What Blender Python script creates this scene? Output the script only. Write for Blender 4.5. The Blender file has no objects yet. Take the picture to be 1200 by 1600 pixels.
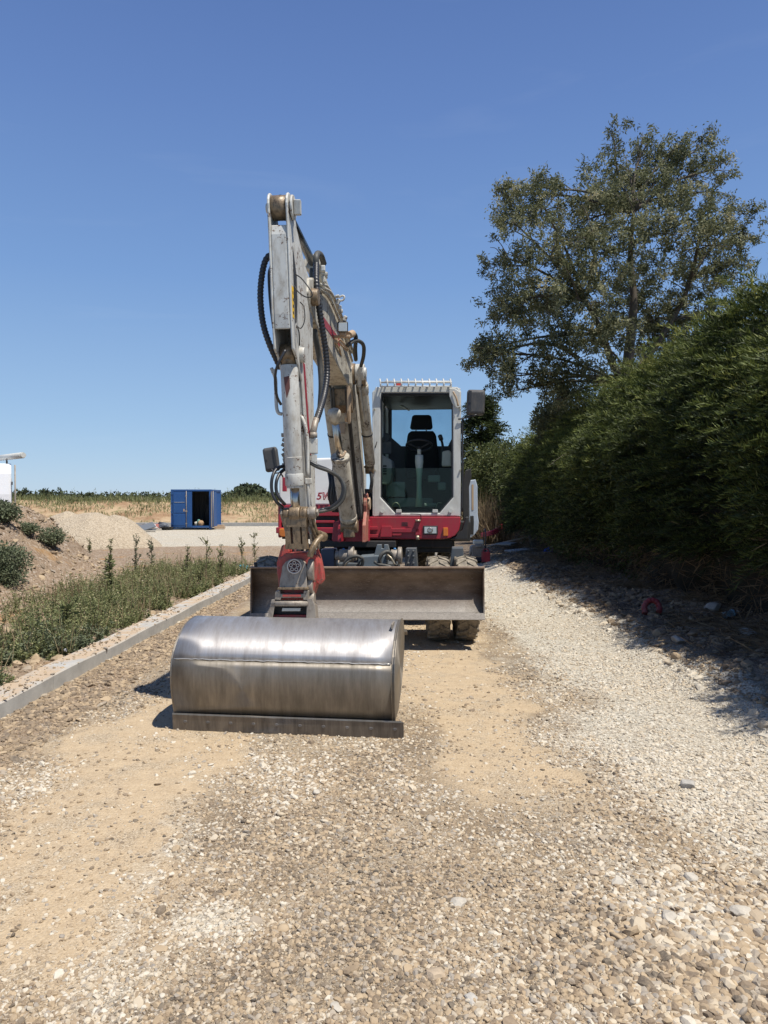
import bpy, bmesh, math, random
import numpy as np
from mathutils import Vector, Matrix
random.seed(7); rng = np.random.default_rng(7)
R = math.radians
scene = bpy.context.scene
COL = scene.collection
# ---------------------------------------------------------------- camera, sky, sun, exposure
CAM_H = 1.6; FPX = 1156.0; PITCH = -0.9
cd = bpy.data.cameras.new('camera'); cam = bpy.data.objects.new('camera', cd); COL.objects.link(cam)
cd.sensor_fit = 'VERTICAL'; cd.sensor_height = 36.0; cd.lens = 36.0*FPX/1600.0
cd.clip_start = 0.05; cd.clip_end = 3000
cam.location = (0, 0, CAM_H); cam.rotation_euler = (R(90+PITCH), 0, 0)
scene.camera = cam
SUN_EL, SUN_AZ = 66.0, 38.0          # azimuth: degrees from +X towards the camera (-Y)
sv = Vector((math.cos(R(SUN_EL))*math.cos(R(SUN_AZ)), -math.cos(R(SUN_EL))*math.sin(R(SUN_AZ)), math.sin(R(SUN_EL))))
world = bpy.data.worlds.new('World'); scene.world = world; world.use_nodes = True
wt = world.node_tree; bg = wt.nodes['Background']
sky = wt.nodes.new('ShaderNodeTexSky'); sky.sky_type = 'NISHITA'; sky.sun_disc = False
sky.sun_elevation = R(SUN_EL); sky.sun_rotation = R(90+SUN_AZ)
sky.altitude = 100; sky.air_density = 1.0; sky.dust_density = 0.15; sky.ozone_density = 3.2
bg.inputs[1].default_value = 0.12
# the clear-day gradient of this sky: pale blue horizon to deeper blue zenith, same all the way round, faint high cirrus
_g = wt.nodes.new('ShaderNodeTexCoord'); _s = wt.nodes.new('ShaderNodeSeparateXYZ'); wt.links.new(_g.outputs['Generated'], _s.inputs[0])
_r = wt.nodes.new('ShaderNodeValToRGB'); wt.links.new(_s.outputs[2], _r.inputs[0])
_K = 1/(0.12*2**0.34)/10
_st = [(0.0,(.42,.59,.79)),(.10,(.32,.50,.75)),(.28,(.19,.345,.66)),(.46,(.128,.238,.54)),(.62,(.085,.163,.42)),(1.0,(.045,.10,.29))]
while len(_r.color_ramp.elements) < len(_st): _r.color_ramp.elements.new(.5)
for _e, (_p, _c) in zip(_r.color_ramp.elements, _st): _e.position = _p; _e.color = (_c[0], _c[1], _c[2], 1)
_mp = wt.nodes.new('ShaderNodeMapping'); _mp.inputs['Scale'].default_value = (1.6, 1.6, 9.0); _mp.inputs['Rotation'].default_value = (0, R(38), R(10)); wt.links.new(_g.outputs['Generated'], _mp.inputs[0])
_n = wt.nodes.new('ShaderNodeTexNoise'); _n.inputs['Scale'].default_value = 1.7; _n.inputs['Detail'].default_value = 6; _n.inputs['Distortion'].default_value = .6; wt.links.new(_mp.outputs[0], _n.inputs['Vector'])
_c2 = wt.nodes.new('ShaderNodeValToRGB'); _c2.color_ramp.elements[0].position = .56; _c2.color_ramp.elements[1].position = .82; _c2.color_ramp.elements[0].color = (0,0,0,1); _c2.color_ramp.elements[1].color = (.08,.08,.08,1); wt.links.new(_n.outputs['Fac'], _c2.inputs[0])
_m1 = wt.nodes.new('ShaderNodeMix'); _m1.data_type = 'RGBA'; wt.links.new(_c2.outputs[0], _m1.inputs[0]); wt.links.new(_r.outputs[0], _m1.inputs[6]); _m1.inputs[7].default_value = (.75,.82,.92,1)
_v = wt.nodes.new('ShaderNodeVectorMath'); _v.operation = 'SCALE'; _v.inputs['Scale'].default_value = _K*10; wt.links.new(_m1.outputs[2], _v.inputs[0])
_m2 = wt.nodes.new('ShaderNodeMix'); _m2.data_type = 'RGBA'; _m2.inputs[0].default_value = .85; wt.links.new(sky.outputs[0], _m2.inputs[6]); wt.links.new(_v.outputs[0], _m2.inputs[7])
wt.links.new(_m2.outputs[2], bg.inputs[0])
sl = bpy.data.lights.new('sun', 'SUN'); sl.energy = 5.0; sl.angle = R(0.53); sl.color = (1.0, 0.955, 0.88)
so = bpy.data.objects.new('sun', sl); COL.objects.link(so)
so.rotation_euler = sv.to_track_quat('Z', 'Y').to_euler(); so.location = (6, -4, 14)
vs = scene.view_settings; vs.view_transform = 'Standard'; vs.look = 'None'; vs.exposure = 0.34; vs.gamma = 1.0
vs.use_curve_mapping = False
scene.cycles.max_bounces = 8; scene.cycles.transparent_max_bounces = 16

# ---------------------------------------------------------------- helpers
def at(px, py, Y):
    """world point at depth Y seen at photo pixel (design helper)"""
    c, s = math.cos(R(-PITCH)), math.sin(R(-PITCH))
    u = (px-600)/FPX; v = -(py-800)/FPX
    dx, dy, dz = u, c + v*s, -s + v*c
    return Vector((dx/dy*Y, Y, CAM_H + dz/dy*Y))

class MB:
    def __init__(self): self.v = []; self.f = []; self.sm = []; self.marks = []
    def add(self, vs, fs, smooth=False):
        b = len(self.v); self.marks.append((b, len(self.f))); self.v += [tuple(p) for p in vs]
        for f in fs: self.f.append(tuple(b+i for i in f)); self.sm.append(smooth)
    def hexa(self, p):           # 8 points: bottom 4 ccw, top 4 ccw
        self.add(p, [(3,2,1,0),(4,5,6,7),(0,1,5,4),(1,2,6,5),(2,3,7,6),(3,0,4,7)])
    def box(self, c, size, M=None):
        hx, hy, hz = size[0]/2, size[1]/2, size[2]/2
        P = [Vector((x*hx, y*hy, z*hz)) for z in (-1,1) for x, y in ((-1,-1),(1,-1),(1,1),(-1,1))]
        if M is not None: P = [M @ p for p in P]
        c = Vector(c); self.hexa([p+c for p in P])
    def fbox(self, F, a0, a1, b0, b1, c0, c1):      # box in frame F(a,b,c)
        self.hexa([F(a0,b0,c0),F(a1,b0,c0),F(a1,b1,c0),F(a0,b1,c0),F(a0,b0,c1),F(a1,b0,c1),F(a1,b1,c1),F(a0,b1,c1)])
    def loft(self, rings, smooth=True, caps=True, close=True):
        n = len(rings[0]); b = len(self.v); self.marks.append((b, len(self.f)))
        for r in rings: self.v += [tuple(p) for p in r]
        for i in range(len(rings)-1):
            for j in range(n if close else n-1):
                k = (j+1) % n
                self.f.append((b+i*n+j, b+i*n+k, b+(i+1)*n+k, b+(i+1)*n+j)); self.sm.append(smooth)
        if caps and close:
            self.f.append(tuple(b+j for j in reversed(range(n)))); self.sm.append(False)
            e = b+(len(rings)-1)*n
            self.f.append(tuple(e+j for j in range(n))); self.sm.append(False)
    def prism(self, pts, off):                       # polygon (3D pts) extruded by vector off
        off = Vector(off); A = [Vector(p) for p in pts]; B = [p+off for p in A]
        self.loft([A, B], smooth=False)
    def cyl(self, p0, p1, r0, r1=None, seg=16):
        r1 = r0 if r1 is None else r1
        p0, p1 = Vector(p0), Vector(p1); d = (p1-p0).normalized()
        x = d.orthogonal().normalized(); y = d.cross(x)
        rings = [[p + (x*math.cos(2*math.pi*k/seg) + y*math.sin(2*math.pi*k/seg))*r for k in range(seg)] for p, r in ((p0,r0),(p1,r1))]
        self.loft(rings)
    def lathe(self, p0, axis, prof, seg=24):         # prof: list (t along axis, r)
        p0 = Vector(p0); d = Vector(axis).normalized(); x = d.orthogonal().normalized(); y = d.cross(x)
        rings = [[p0 + d*t + (x*math.cos(2*math.pi*k/seg)+y*math.sin(2*math.pi*k/seg))*max(r,1e-4) for k in range(seg)] for t, r in prof]
        self.loft(rings)
    def tube(self, pts, r, seg=8, steps=6, ribs=0, taper=1.0):
        P = spline([Vector(p) for p in pts], steps)
        if ribs:                                     # resample for corrugated hose
            P = resample(P, ribs)
        n = len(P); rings = []; up = None
        for i, p in enumerate(P):
            d = (P[min(i+1,n-1)]-P[max(i-1,0)]).normalized()
            if up is None: up = d.orthogonal().normalized()
            up = (up - d*up.dot(d)).normalized(); y = d.cross(up)
            rr = r*(1+(taper-1)*i/(n-1))
            if ribs: rr *= (1.0, 1.14, 1.14, 1.0)[i % 4] if True else 1
            rings.append([p + (up*math.cos(2*math.pi*k/seg)+y*math.sin(2*math.pi*k/seg))*rr for k in range(seg)])
        self.loft(rings)
    def split(self, name, m, parent=None, bevel=0.0):
        # one object for each primitive that was added
        out = []
        for i, (v0, f0) in enumerate(self.marks):
            v1, f1 = self.marks[i+1] if i+1 < len(self.marks) else (len(self.v), len(self.f))
            out.append(link(name, self.v[v0:v1], [tuple(k-v0 for k in f) for f in self.f[f0:f1]], self.sm[f0:f1], m, parent, bevel))
        return out
    def build(self, name, m, parent=None, bevel=0.0, label=None, **kw):
        return link(name, self.v, self.f, self.sm, m, parent, bevel, label, **kw)

def spline(P, steps):
    if len(P) < 3: return P
    out = []
    Q = [P[0]*2-P[1]] + P + [P[-1]*2-P[-2]]
    for i in range(1, len(Q)-2):
        a, b, c, d = Q[i-1], Q[i], Q[i+1], Q[i+2]
        for k in range(steps):
            t = k/steps
            out.append(0.5*((2*b)+(c-a)*t+(2*a-5*b+4*c-d)*t*t+(3*b-a-3*c+d)*t**3))
    out.append(P[-1]); return out
def resample(P, step):
    out = [P[0]]; acc = 0
    for a, b in zip(P, P[1:]):
        L = (b-a).length; 
        if L < 1e-9: continue
        t = step-acc
        while t <= L:
            out.append(a.lerp(b, t/L)); t += step
        acc = L-(t-step)
    return out

def wpos(o):
    p = Vector(o.location)
    while o.parent: o = o.parent; p += Vector(o.location)
    return p
def link(name, V, F, SM, m, parent=None, bevel=0.0, label=None, origin=None, **kw):
    A = np.array([tuple(v) for v in V], dtype=np.float64)
    c = (A.min(0)+A.max(0))/2 if origin is None else np.array(origin, dtype=float)
    if parent is None and origin is None: c[2] = A[:,2].min()
    me = bpy.data.meshes.new(name); me.from_pydata((A-c).tolist(), [], F)
    if SM is not None: me.polygons.foreach_set('use_smooth', np.array(SM, dtype=bool))
    me.materials.append(m); me.update()
    o = bpy.data.objects.new(name, me); COL.objects.link(o)
    o.location = Vector(c) - (wpos(parent) if parent else Vector())
    if parent: o.parent = parent
    if bevel:
        b = o.modifiers.new('bevel', 'BEVEL'); b.width = bevel; b.segments = 2; b.limit_method = 'ANGLE'; b.angle_limit = R(40)
    if label: o['label'] = label
    for k, v in kw.items(): o[k] = v
    return o
def fastmesh(name, V, Q, m, parent=None, tone=None, smooth=False, origin=None, **kw):
    """V (n,3) float, Q (m,3|4) int; tone: per-face float attribute"""
    V = np.asarray(V, dtype=np.float64); Q = np.asarray(Q, dtype=np.int32)
    c = (V.min(0)+V.max(0))/2 if origin is None else np.array(origin, float)
    if parent is None and origin is None: c[2] = V[:,2].min()
    me = bpy.data.meshes.new(name); n, k = Q.shape
    me.vertices.add(len(V)); me.vertices.foreach_set('co', (V-c).astype(np.float32).ravel())
    me.loops.add(n*k); me.loops.foreach_set('vertex_index', Q.ravel())
    me.polygons.add(n); me.polygons.foreach_set('loop_start', np.arange(0, n*k, k, dtype=np.int32))
    me.polygons.foreach_set('loop_total', np.full(n, k, dtype=np.int32))
    me.polygons.foreach_set('use_smooth', np.full(n, smooth, dtype=bool))
    if tone is not None:
        a = me.attributes.new('tone', 'FLOAT', 'FACE'); a.data.foreach_set('value', np.asarray(tone, dtype=np.float32))
    me.materials.append(m); me.update(); me.validate()
    o = bpy.data.objects.new(name, me); COL.objects.link(o)
    o.location = Vector(c) - (wpos(parent) if parent else Vector())
    if parent: o.parent = parent
    for kk, v in kw.items(): o[kk] = v
    return o
def thing(name, loc, label, cat, group=None, kind=None):
    o = bpy.data.objects.new(name, None); COL.objects.link(o); o.location = loc; o.empty_display_size = 0.2
    if label: o['label'] = label
    if cat: o['category'] = cat
    if group: o['group'] = group
    if kind: o['kind'] = kind
    return o
def tag(o, label, cat, group=None):
    o['label'] = label; o['category'] = cat
    if group: o['group'] = group
    return o
# value noise ------------------------------------------------------
_tab = rng.random((256, 256))
def vnoise(x, y, s=1.0, seed=0):
    x = np.asarray(x)*s+seed*17.3; y = np.asarray(y)*s+seed*9.1
    xi = np.floor(x).astype(int); yi = np.floor(y).astype(int); fx = x-xi; fy = y-yi
    fx = fx*fx*(3-2*fx); fy = fy*fy*(3-2*fy)
    g = lambda a, b: _tab[a & 255, b & 255]
    return (g(xi,yi)*(1-fx)+g(xi+1,yi)*fx)*(1-fy)+(g(xi,yi+1)*(1-fx)+g(xi+1,yi+1)*fx)*fy
def fbm(x, y, s=1.0, seed=0, octs=4):
    t = 0; a = 1; n = 0
    for k in range(octs): t = t+a*vnoise(x, y, s*2**k, seed+k); n += a; a *= .5
    return t/n
def sstep(a, b, x):
    t = np.clip((np.asarray(x, float)-a)/(b-a), 0, 1); return t*t*(3-2*t)

# ---------------------------------------------------------------- materials
def newmat(name):
    m = bpy.data.materials.new(name); m.use_nodes = True
    nt = m.node_tree; b = nt.nodes['Principled BSDF']; return m, nt, b
def rgba(c): return (c[0], c[1], c[2], 1)
def noise(nt, scale, detail=4, vec=None, rough=.6, dist=0.0):
    n = nt.nodes.new('ShaderNodeTexNoise'); n.inputs['Scale'].default_value = scale; n.inputs['Detail'].default_value = detail
    n.inputs['Roughness'].default_value = rough; n.inputs['Distortion'].default_value = dist
    if vec is not None: nt.links.new(vec, n.inputs['Vector'])
    return n.outputs['Fac']
def ramp(nt, fac, stops, mode='LINEAR'):
    r = nt.nodes.new('ShaderNodeValToRGB'); e = r.color_ramp; e.interpolation = mode
    while len(e.elements) < len(stops): e.elements.new(0.5)
    for el, (p, c) in zip(e.elements, stops): el.position = p; el.color = rgba(c) if not isinstance(c, (int, float)) else (c, c, c, 1)
    nt.links.new(fac, r.inputs[0]); return r.outputs[0]
def mix(nt, fac, a, b, mode='MIX'):
    n = nt.nodes.new('ShaderNodeMix'); n.data_type = 'RGBA'; n.blend_type = mode
    for sock, v in ((n.inputs['Factor'], fac), (n.inputs['A'], a), (n.inputs['B'], b)):
        pass
    ins = [i for i in n.inputs]
    fi = n.inputs[0]; ai = n.inputs[6]; bi = n.inputs[7]
    for sock, v in ((fi, fac), (ai, a), (bi, b)):
        if isinstance(v, (int, float)): sock.default_value = v if sock is fi else (v, v, v, 1)
        elif isinstance(v, tuple): sock.default_value = rgba(v)
        else: nt.links.new(v, sock)
    return n.outputs[2]
def mth(nt, op, a, b=None, clamp=False):
    n = nt.nodes.new('ShaderNodeMath'); n.operation = op; n.use_clamp = clamp
    for i, v in enumerate((a, b)):
        if v is None: continue
        if isinstance(v, (int, float)): n.inputs[i].default_value = v
        else: nt.links.new(v, n.inputs[i])
    return n.outputs[0]
def pos(nt, scale=None):
    g = nt.nodes.new('ShaderNodeNewGeometry'); v = g.outputs['Position']
    if scale:
        m = nt.nodes.new('ShaderNodeMapping'); m.inputs['Scale'].default_value = scale; nt.links.new(v, m.inputs[0]); v = m.outputs[0]
    return v
def bump(nt, b, h, strength=.3, dist=.01):
    n = nt.nodes.new('ShaderNodeBump'); n.inputs['Strength'].default_value = strength; n.inputs['Distance'].default_value = dist
    nt.links.new(h, n.inputs['Height']); nt.links.new(n.outputs[0], b.inputs['Normal']); return n
def attr(nt, name, typ='GEOMETRY'):
    a = nt.nodes.new('ShaderNodeAttribute'); a.attribute_name = name; a.attribute_type = typ; return a
def setp(b, **k):
    for n, v in k.items(): b.inputs[{'rough':'Roughness','metal':'Metallic','spec':'Specular IOR Level','coat':'Coat Weight','alpha':'Alpha'}[n]].default_value = v

def worn(name, base, dirt=(.16,.11,.07), amount=.45, rust=None, rough=.45, scale=6, metal=0.0, var=.12, grit=.15, streak=(3,3,1.2)):
    m, nt, b = newmat(name); p = pos(nt)
    n1 = noise(nt, scale, 6, p, .65); n2 = noise(nt, scale*5, 5, p, .7); n3 = noise(nt, 1.2, 2, p)
    c = mix(nt, n3, tuple(x*(1-var) for x in base), tuple(min(1, x*(1+var)) for x in base))
    n4 = noise(nt, scale*.6, 4, pos(nt, streak), .7)
    d = ramp(nt, n4, [(.45, 0.0), (.75, 1.0)])
    c = mix(nt, mth(nt, 'MULTIPLY', d, amount), c, dirt)
    if rust:
        r = ramp(nt, mth(nt, 'MULTIPLY', n1, n2), [(rust[1], 0.0), (rust[1]+.035, 1.0)])
        c = mix(nt, r, c, rust[0])
    nt.links.new(c, b.inputs['Base Color'])
    rr = ramp(nt, n2, [(.3, max(0, rough-.1)), (.7, min(1, rough+.15))]); nt.links.new(rr, b.inputs['Roughness'])
    b.inputs['Metallic'].default_value = metal
    bump(nt, b, n2, grit, .004)
    return m
def plain(name, c, rough=.5, metal=0.0, var=.15, scale=8, **k):
    m, nt, b = newmat(name); n = noise(nt, scale, 4, pos(nt))
    nt.links.new(mix(nt, n, tuple(x*(1-var) for x in c), tuple(min(1,x*(1+var)) for x in c)), b.inputs['Base Color'])
    setp(b, rough=rough, metal=metal); return m

M = {}
M['white'] = worn('white_paint', (.52,.51,.465), (.24,.19,.13), .75, ((.12,.065,.035), .315), .5, scale=9)
M['cream'] = worn('shaded_dirty_white', (.47,.435,.355), (.13,.09,.055), .9, ((.05,.03,.018), .31), .5, scale=8)  # white boom paint turned beige: grime, plus boom shade put into the colour
M['cabwhite'] = worn('cab_paint', (.54,.54,.50), (.32,.29,.23), .5, None, .38, scale=9)
M['red'] = worn('red_paint', (.33,.020,.035), (.16,.08,.06), .35, None, .38)
M['hitchred'] = worn('hitch_red_paint', (.40,.06,.05), (.16,.11,.08), .9, ((.12,.08,.05), .31), .55, scale=20, grit=.3)
M['greasy'] = worn('greasy_steel', (.24,.17,.10), (.03,.022,.014), .95, ((.02,.014,.009), .33), .38, scale=22, metal=.2, grit=.4)
M['wornsteel'] = worn('worn_steel', (.30,.26,.21), (.10,.07,.05), .8, ((.08,.045,.028), .35), .5, metal=.15, scale=18, grit=.3)
M['pin'] = worn('pin_steel', (.42,.36,.26), (.15,.09,.05), .5, None, .35, metal=.5, scale=14)
M['chrome'] = plain('chrome_rod', (.50,.46,.40), .28, 1.0, .25, 25)
M['chassis'] = worn('chassis_grey', (.075,.088,.10), (.16,.13,.09), .45, None, .5)
M['dark'] = worn('dark_machinery', (.018,.018,.018), (.06,.05,.04), .4, None, .6)
M['plastic'] = plain('black_plastic', (.028,.028,.03), .45, 0, .25)
M['mirrorback'] = worn('mirror_housing', (.055,.055,.055), (.14,.12,.10), .5, None, .55)
M['hose'] = plain('hose_rubber', (.022,.022,.024), .42, 0, .3)
M['dustyhose'] = worn('dusty_hose', (.05,.05,.045), (.17,.15,.12), .5, None, .6)
M['seat'] = plain('seat_fabric', (.012,.012,.013), .9)
M['console'] = plain('console_grey', (.26,.26,.24), .6)
M['column'] = worn('column_beige', (.62,.60,.50), (.4,.36,.28), .3, None, .5)
M['orange'] = plain('orange_lens', (.60,.17,.02), .25)
M['lens'] = plain('lamp_lens', (.55,.56,.52), .15, .4)
M['yellow'] = plain('yellow_sticker', (.75,.45,.02), .5)
M['tan'] = worn('tan_steel', (.42,.30,.19), (.2,.13,.08), .4, ((.12,.06,.03), .42), .5)
M['pink'] = worn('faded_red_paint', (.36,.11,.08), (.36,.27,.17), .95, ((.20,.13,.08), .33), .55, scale=16)
M['blue'] = worn('container_blue', (.010,.065,.21), (.03,.09,.20), .35, None, .5, scale=3)
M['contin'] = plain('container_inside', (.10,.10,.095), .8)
M['concrete'] = None
def m_glass(name, tint=(.55,.66,.62), gl=.10):
    m, nt, b = newmat(name); nt.nodes.remove(b); out = nt.nodes['Material Output']
    t = nt.nodes.new('ShaderNodeBsdfTransparent'); t.inputs[0].default_value = rgba(tint)
    g = nt.nodes.new('ShaderNodeBsdfGlossy'); g.inputs['Roughness'].default_value = .03
    d = nt.nodes.new('ShaderNodeBsdfDiffuse'); d.inputs[0].default_value = (.35,.36,.33,1)
    f = nt.nodes.new('ShaderNodeFresnel'); f.inputs[0].default_value = 1.3
    x = nt.nodes.new('ShaderNodeMixShader'); nt.links.new(f.outputs[0], x.inputs[0]); nt.links.new(t.outputs[0], x.inputs[1]); nt.links.new(g.outputs[0], x.inputs[2])
    y = nt.nodes.new('ShaderNodeMixShader'); n = noise(nt, 5, 5, pos(nt))
    nt.links.new(mth(nt, 'MULTIPLY', n, gl), y.inputs[0]); nt.links.new(x.outputs[0], y.inputs[1]); nt.links.new(d.outputs[0], y.inputs[2])
    nt.links.new(y.outputs[0], out.inputs[0]); return m
M['glass'] = m_glass('tinted_glass', (.66,.80,.73), .01)
M['rearglass'] = m_glass('rear_glass', (.68,.80,.86), .14)
M['bottle'] = m_glass('bottle_plastic', (.85,.88,.88), .3)
def m_bucket(name, c1, c2, rough, streakfac, metal=.7):
    m, nt, b = newmat(name); p = pos(nt, (75, 7, 5)); q = pos(nt, (14, 4, 3))
    n = noise(nt, 1.0, 6, p, .7); n2 = noise(nt, 1.0, 5, q, .65); n3 = noise(nt, 90, 3, pos(nt))
    f = ramp(nt, mth(nt, 'ADD', mth(nt, 'MULTIPLY', n, streakfac), mth(nt, 'MULTIPLY', n2, 1-streakfac)), [(.36, 0.0), (.64, 1.0)])
    nt.links.new(mix(nt, f, c1, c2), b.inputs['Base Color'])
    nt.links.new(ramp(nt, f, [(0, rough+.18), (1, rough-.02)]), b.inputs['Roughness'])
    setp(b, metal=metal); bump(nt, b, mth(nt, 'ADD', n, mth(nt, 'MULTIPLY', n3, .3)), .12, .002)
    tg = nt.nodes.new('ShaderNodeTangent'); tg.direction_type = 'RADIAL'; tg.axis = 'X'; nt.links.new(tg.outputs[0], b.inputs['Tangent']); b.inputs['Anisotropic'].default_value = .65; b.inputs['Anisotropic Rotation'].default_value = .25
    return m
M['bucket_top'] = m_bucket('brushed_bucket_steel', (.32,.30,.29), (.50,.485,.47), .52, .3)
M['bucket_low'] = m_bucket('rubbed_bucket_steel', (.21,.185,.15), (.30,.27,.23), .52, .3)
M['cutting'] = m_bucket('cutting_edge_steel', (.13,.115,.10), (.24,.22,.20), .45, .4)
M['weld'] = plain('weld_bead', (.55,.53,.48), .35, .7, .3, 60)
def m_blade():
    m, nt, b = newmat('blade_steel'); n = noise(nt, 1, 6, pos(nt, (3,3,9)), .7); s = noise(nt, 1, 5, pos(nt, (26,26,70)), .8, 1.5)
    c = mix(nt, ramp(nt, n, [(.35,0.0),(.65,1.0)]), (.085,.055,.034), (.19,.135,.092))
    c = mix(nt, ramp(nt, s, [(.58,0.0),(.68,.6)]), c, (.40,.35,.28))
    # lower third greyer and lighter: the sunlit lower part put into the colour
    sep = nt.nodes.new('ShaderNodeSeparateXYZ'); nt.links.new(pos(nt), sep.inputs[0])
    low = ramp(nt, mth(nt, 'ADD', sep.outputs[2], mth(nt, 'MULTIPLY', noise(nt, 5, 4, pos(nt)), .12)), [(.50, 1.0), (.66, 0.0)])
    c = mix(nt, low, c, mix(nt, ramp(nt, s, [(.35,0.0),(.65,1.0)]), (.155,.135,.112), (.30,.27,.235)))
    nt.links.new(c, b.inputs['Base Color']); setp(b, rough=.62, metal=.1); bump(nt, b, s, .2, .003); return m
M['blade'] = m_blade()
def m_tyre():
    m, nt, b = newmat('dusty_tyre'); n = noise(nt, 14, 5, pos(nt), .7)
    nt.links.new(mix(nt, ramp(nt, n, [(.3,0.0),(.65,1.0)]), (.05,.045,.038), (.32,.27,.20)), b.inputs['Base Color']); setp(b, rough=.85)
    bump(nt, b, noise(nt, 60, 4, pos(nt)), .3, .004); return m
M['tyre'] = m_tyre()
def m_tone(name, stops, rough=.55, transl=.3, spec=.3):
    m, nt, b = newmat(name); a = attr(nt, 'tone'); c = ramp(nt, a.outputs['Fac'], stops)
    nt.links.new(c, b.inputs['Base Color']); setp(b, rough=rough, spec=spec)
    if transl:
        out = nt.nodes['Material Output']; t = nt.nodes.new('ShaderNodeBsdfTranslucent'); nt.links.new(c, t.inputs[0])
        x = nt.nodes.new('ShaderNodeMixShader'); x.inputs[0].default_value = transl
        nt.links.new(b.outputs[0], x.inputs[1]); nt.links.new(t.outputs[0], x.inputs[2]); nt.links.new(x.outputs[0], out.inputs[0])
    return m
M['ash'] = m_tone('ash_leaves', [(0,(.055,.062,.03)),(.5,(.155,.16,.075)),(.85,(.29,.29,.165)),(1,(.45,.40,.23))], .55, .35, .22)
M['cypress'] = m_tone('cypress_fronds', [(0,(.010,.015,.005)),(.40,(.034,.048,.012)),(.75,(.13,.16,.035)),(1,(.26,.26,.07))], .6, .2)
M['bush'] = m_tone('bush_leaves', [(0,(.05,.065,.02)),(.6,(.10,.12,.035)),(1,(.18,.17,.07))], .55, .25)
M['weed'] = m_tone('weed_leaves', [(0,(.065,.08,.033)),(.5,(.175,.195,.08)),(.85,(.30,.30,.14)),(1,(.48,.41,.25))], .6, .25)
M['greyweed'] = m_tone('greyish_leaves', [(0,(.05,.068,.038)),(.6,(.14,.165,.09)),(1,(.24,.25,.16))], .6, .25)
M['straw'] = m_tone('dry_stalks', [(0,(.12,.08,.045)),(.5,(.26,.19,.11)),(1,(.42,.34,.20))], .75, .15)
M['farwood'] = m_tone('far_woodland', [(0,(.028,.042,.022)),(.6,(.05,.068,.032)),(1,(.085,.10,.05))], .8, 0)
M['core'] = plain('shaded_twigs', (.020,.018,.011), .95, 0, .4, 6)  # hulls inside the foliage; shade between the leaves put into their colour
M['bark'] = worn('tree_bark', (.095,.075,.055), (.05,.04,.03), .5, None, .85, scale=12, grit=.6)
# ---------------------------------------------------------------- ground
def kerb_x(y): return -2.80+.025*(np.asarray(y, float)-5.4)
def height(x, y):
    x = np.asarray(x, float); y = np.asarray(y, float)
    kx = kerb_x(y)
    near = 1-sstep(20, 30, y)
    z = .020*(fbm(x, y, .8, 3)-.5) + .012*(fbm(x, y, 9, 5)-.5)*near
    rough = sstep(2.3, 3.2, x)*near                      # rubble berm along the hedge
    z = z + rough*(.10+.20*fbm(x, y, 1.4, 11)+.16*(fbm(x, y, 6, 12)-.5)) * (1-sstep(4.5, 6, x)*.3)
    z = z + .10*sstep(3.5, 5, x)*near
    left = sstep(.15, .5, kx-x)*near                     # earth behind the kerb
    z = z + left*(.05+.06*(fbm(x, y, 2.2, 21)-.3)+.07*(fbm(x, y, 8, 22)-.5))
    m = 1.50*np.exp(-((x+7.0)/1.25)**2)*sstep(4.5, 9.5, y)*(1-sstep(13.5, 17, y))
    z = z + m*(.85+.3*fbm(x, y, 1.1, 31)) + .24*np.clip(m*1.5,0,1)*(fbm(x, y, 3.2, 32)-.5)
    band = np.exp(-((x-(kx+.28))/.22)**2)*near           # clods at the foot of the kerb
    z = z + .05*band*fbm(x, y, 6, 41)
    bk = sstep(46.5, 53, y+2.0*(fbm(x, y, .12, 51)-.5))     # bank behind the site
    z = z + bk*(1.52+.14*(fbm(x, y, .25, 52)-.5)) + sstep(46.5,49,y)*(1-sstep(52,60,y))*.45*(fbm(x, y, .5, 53)-.5)
    z = z - .0004*np.clip(y-70, 0, 400)
    return z
def hz(x, y): return float(height(np.array([x]), np.array([y]))[0])

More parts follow.
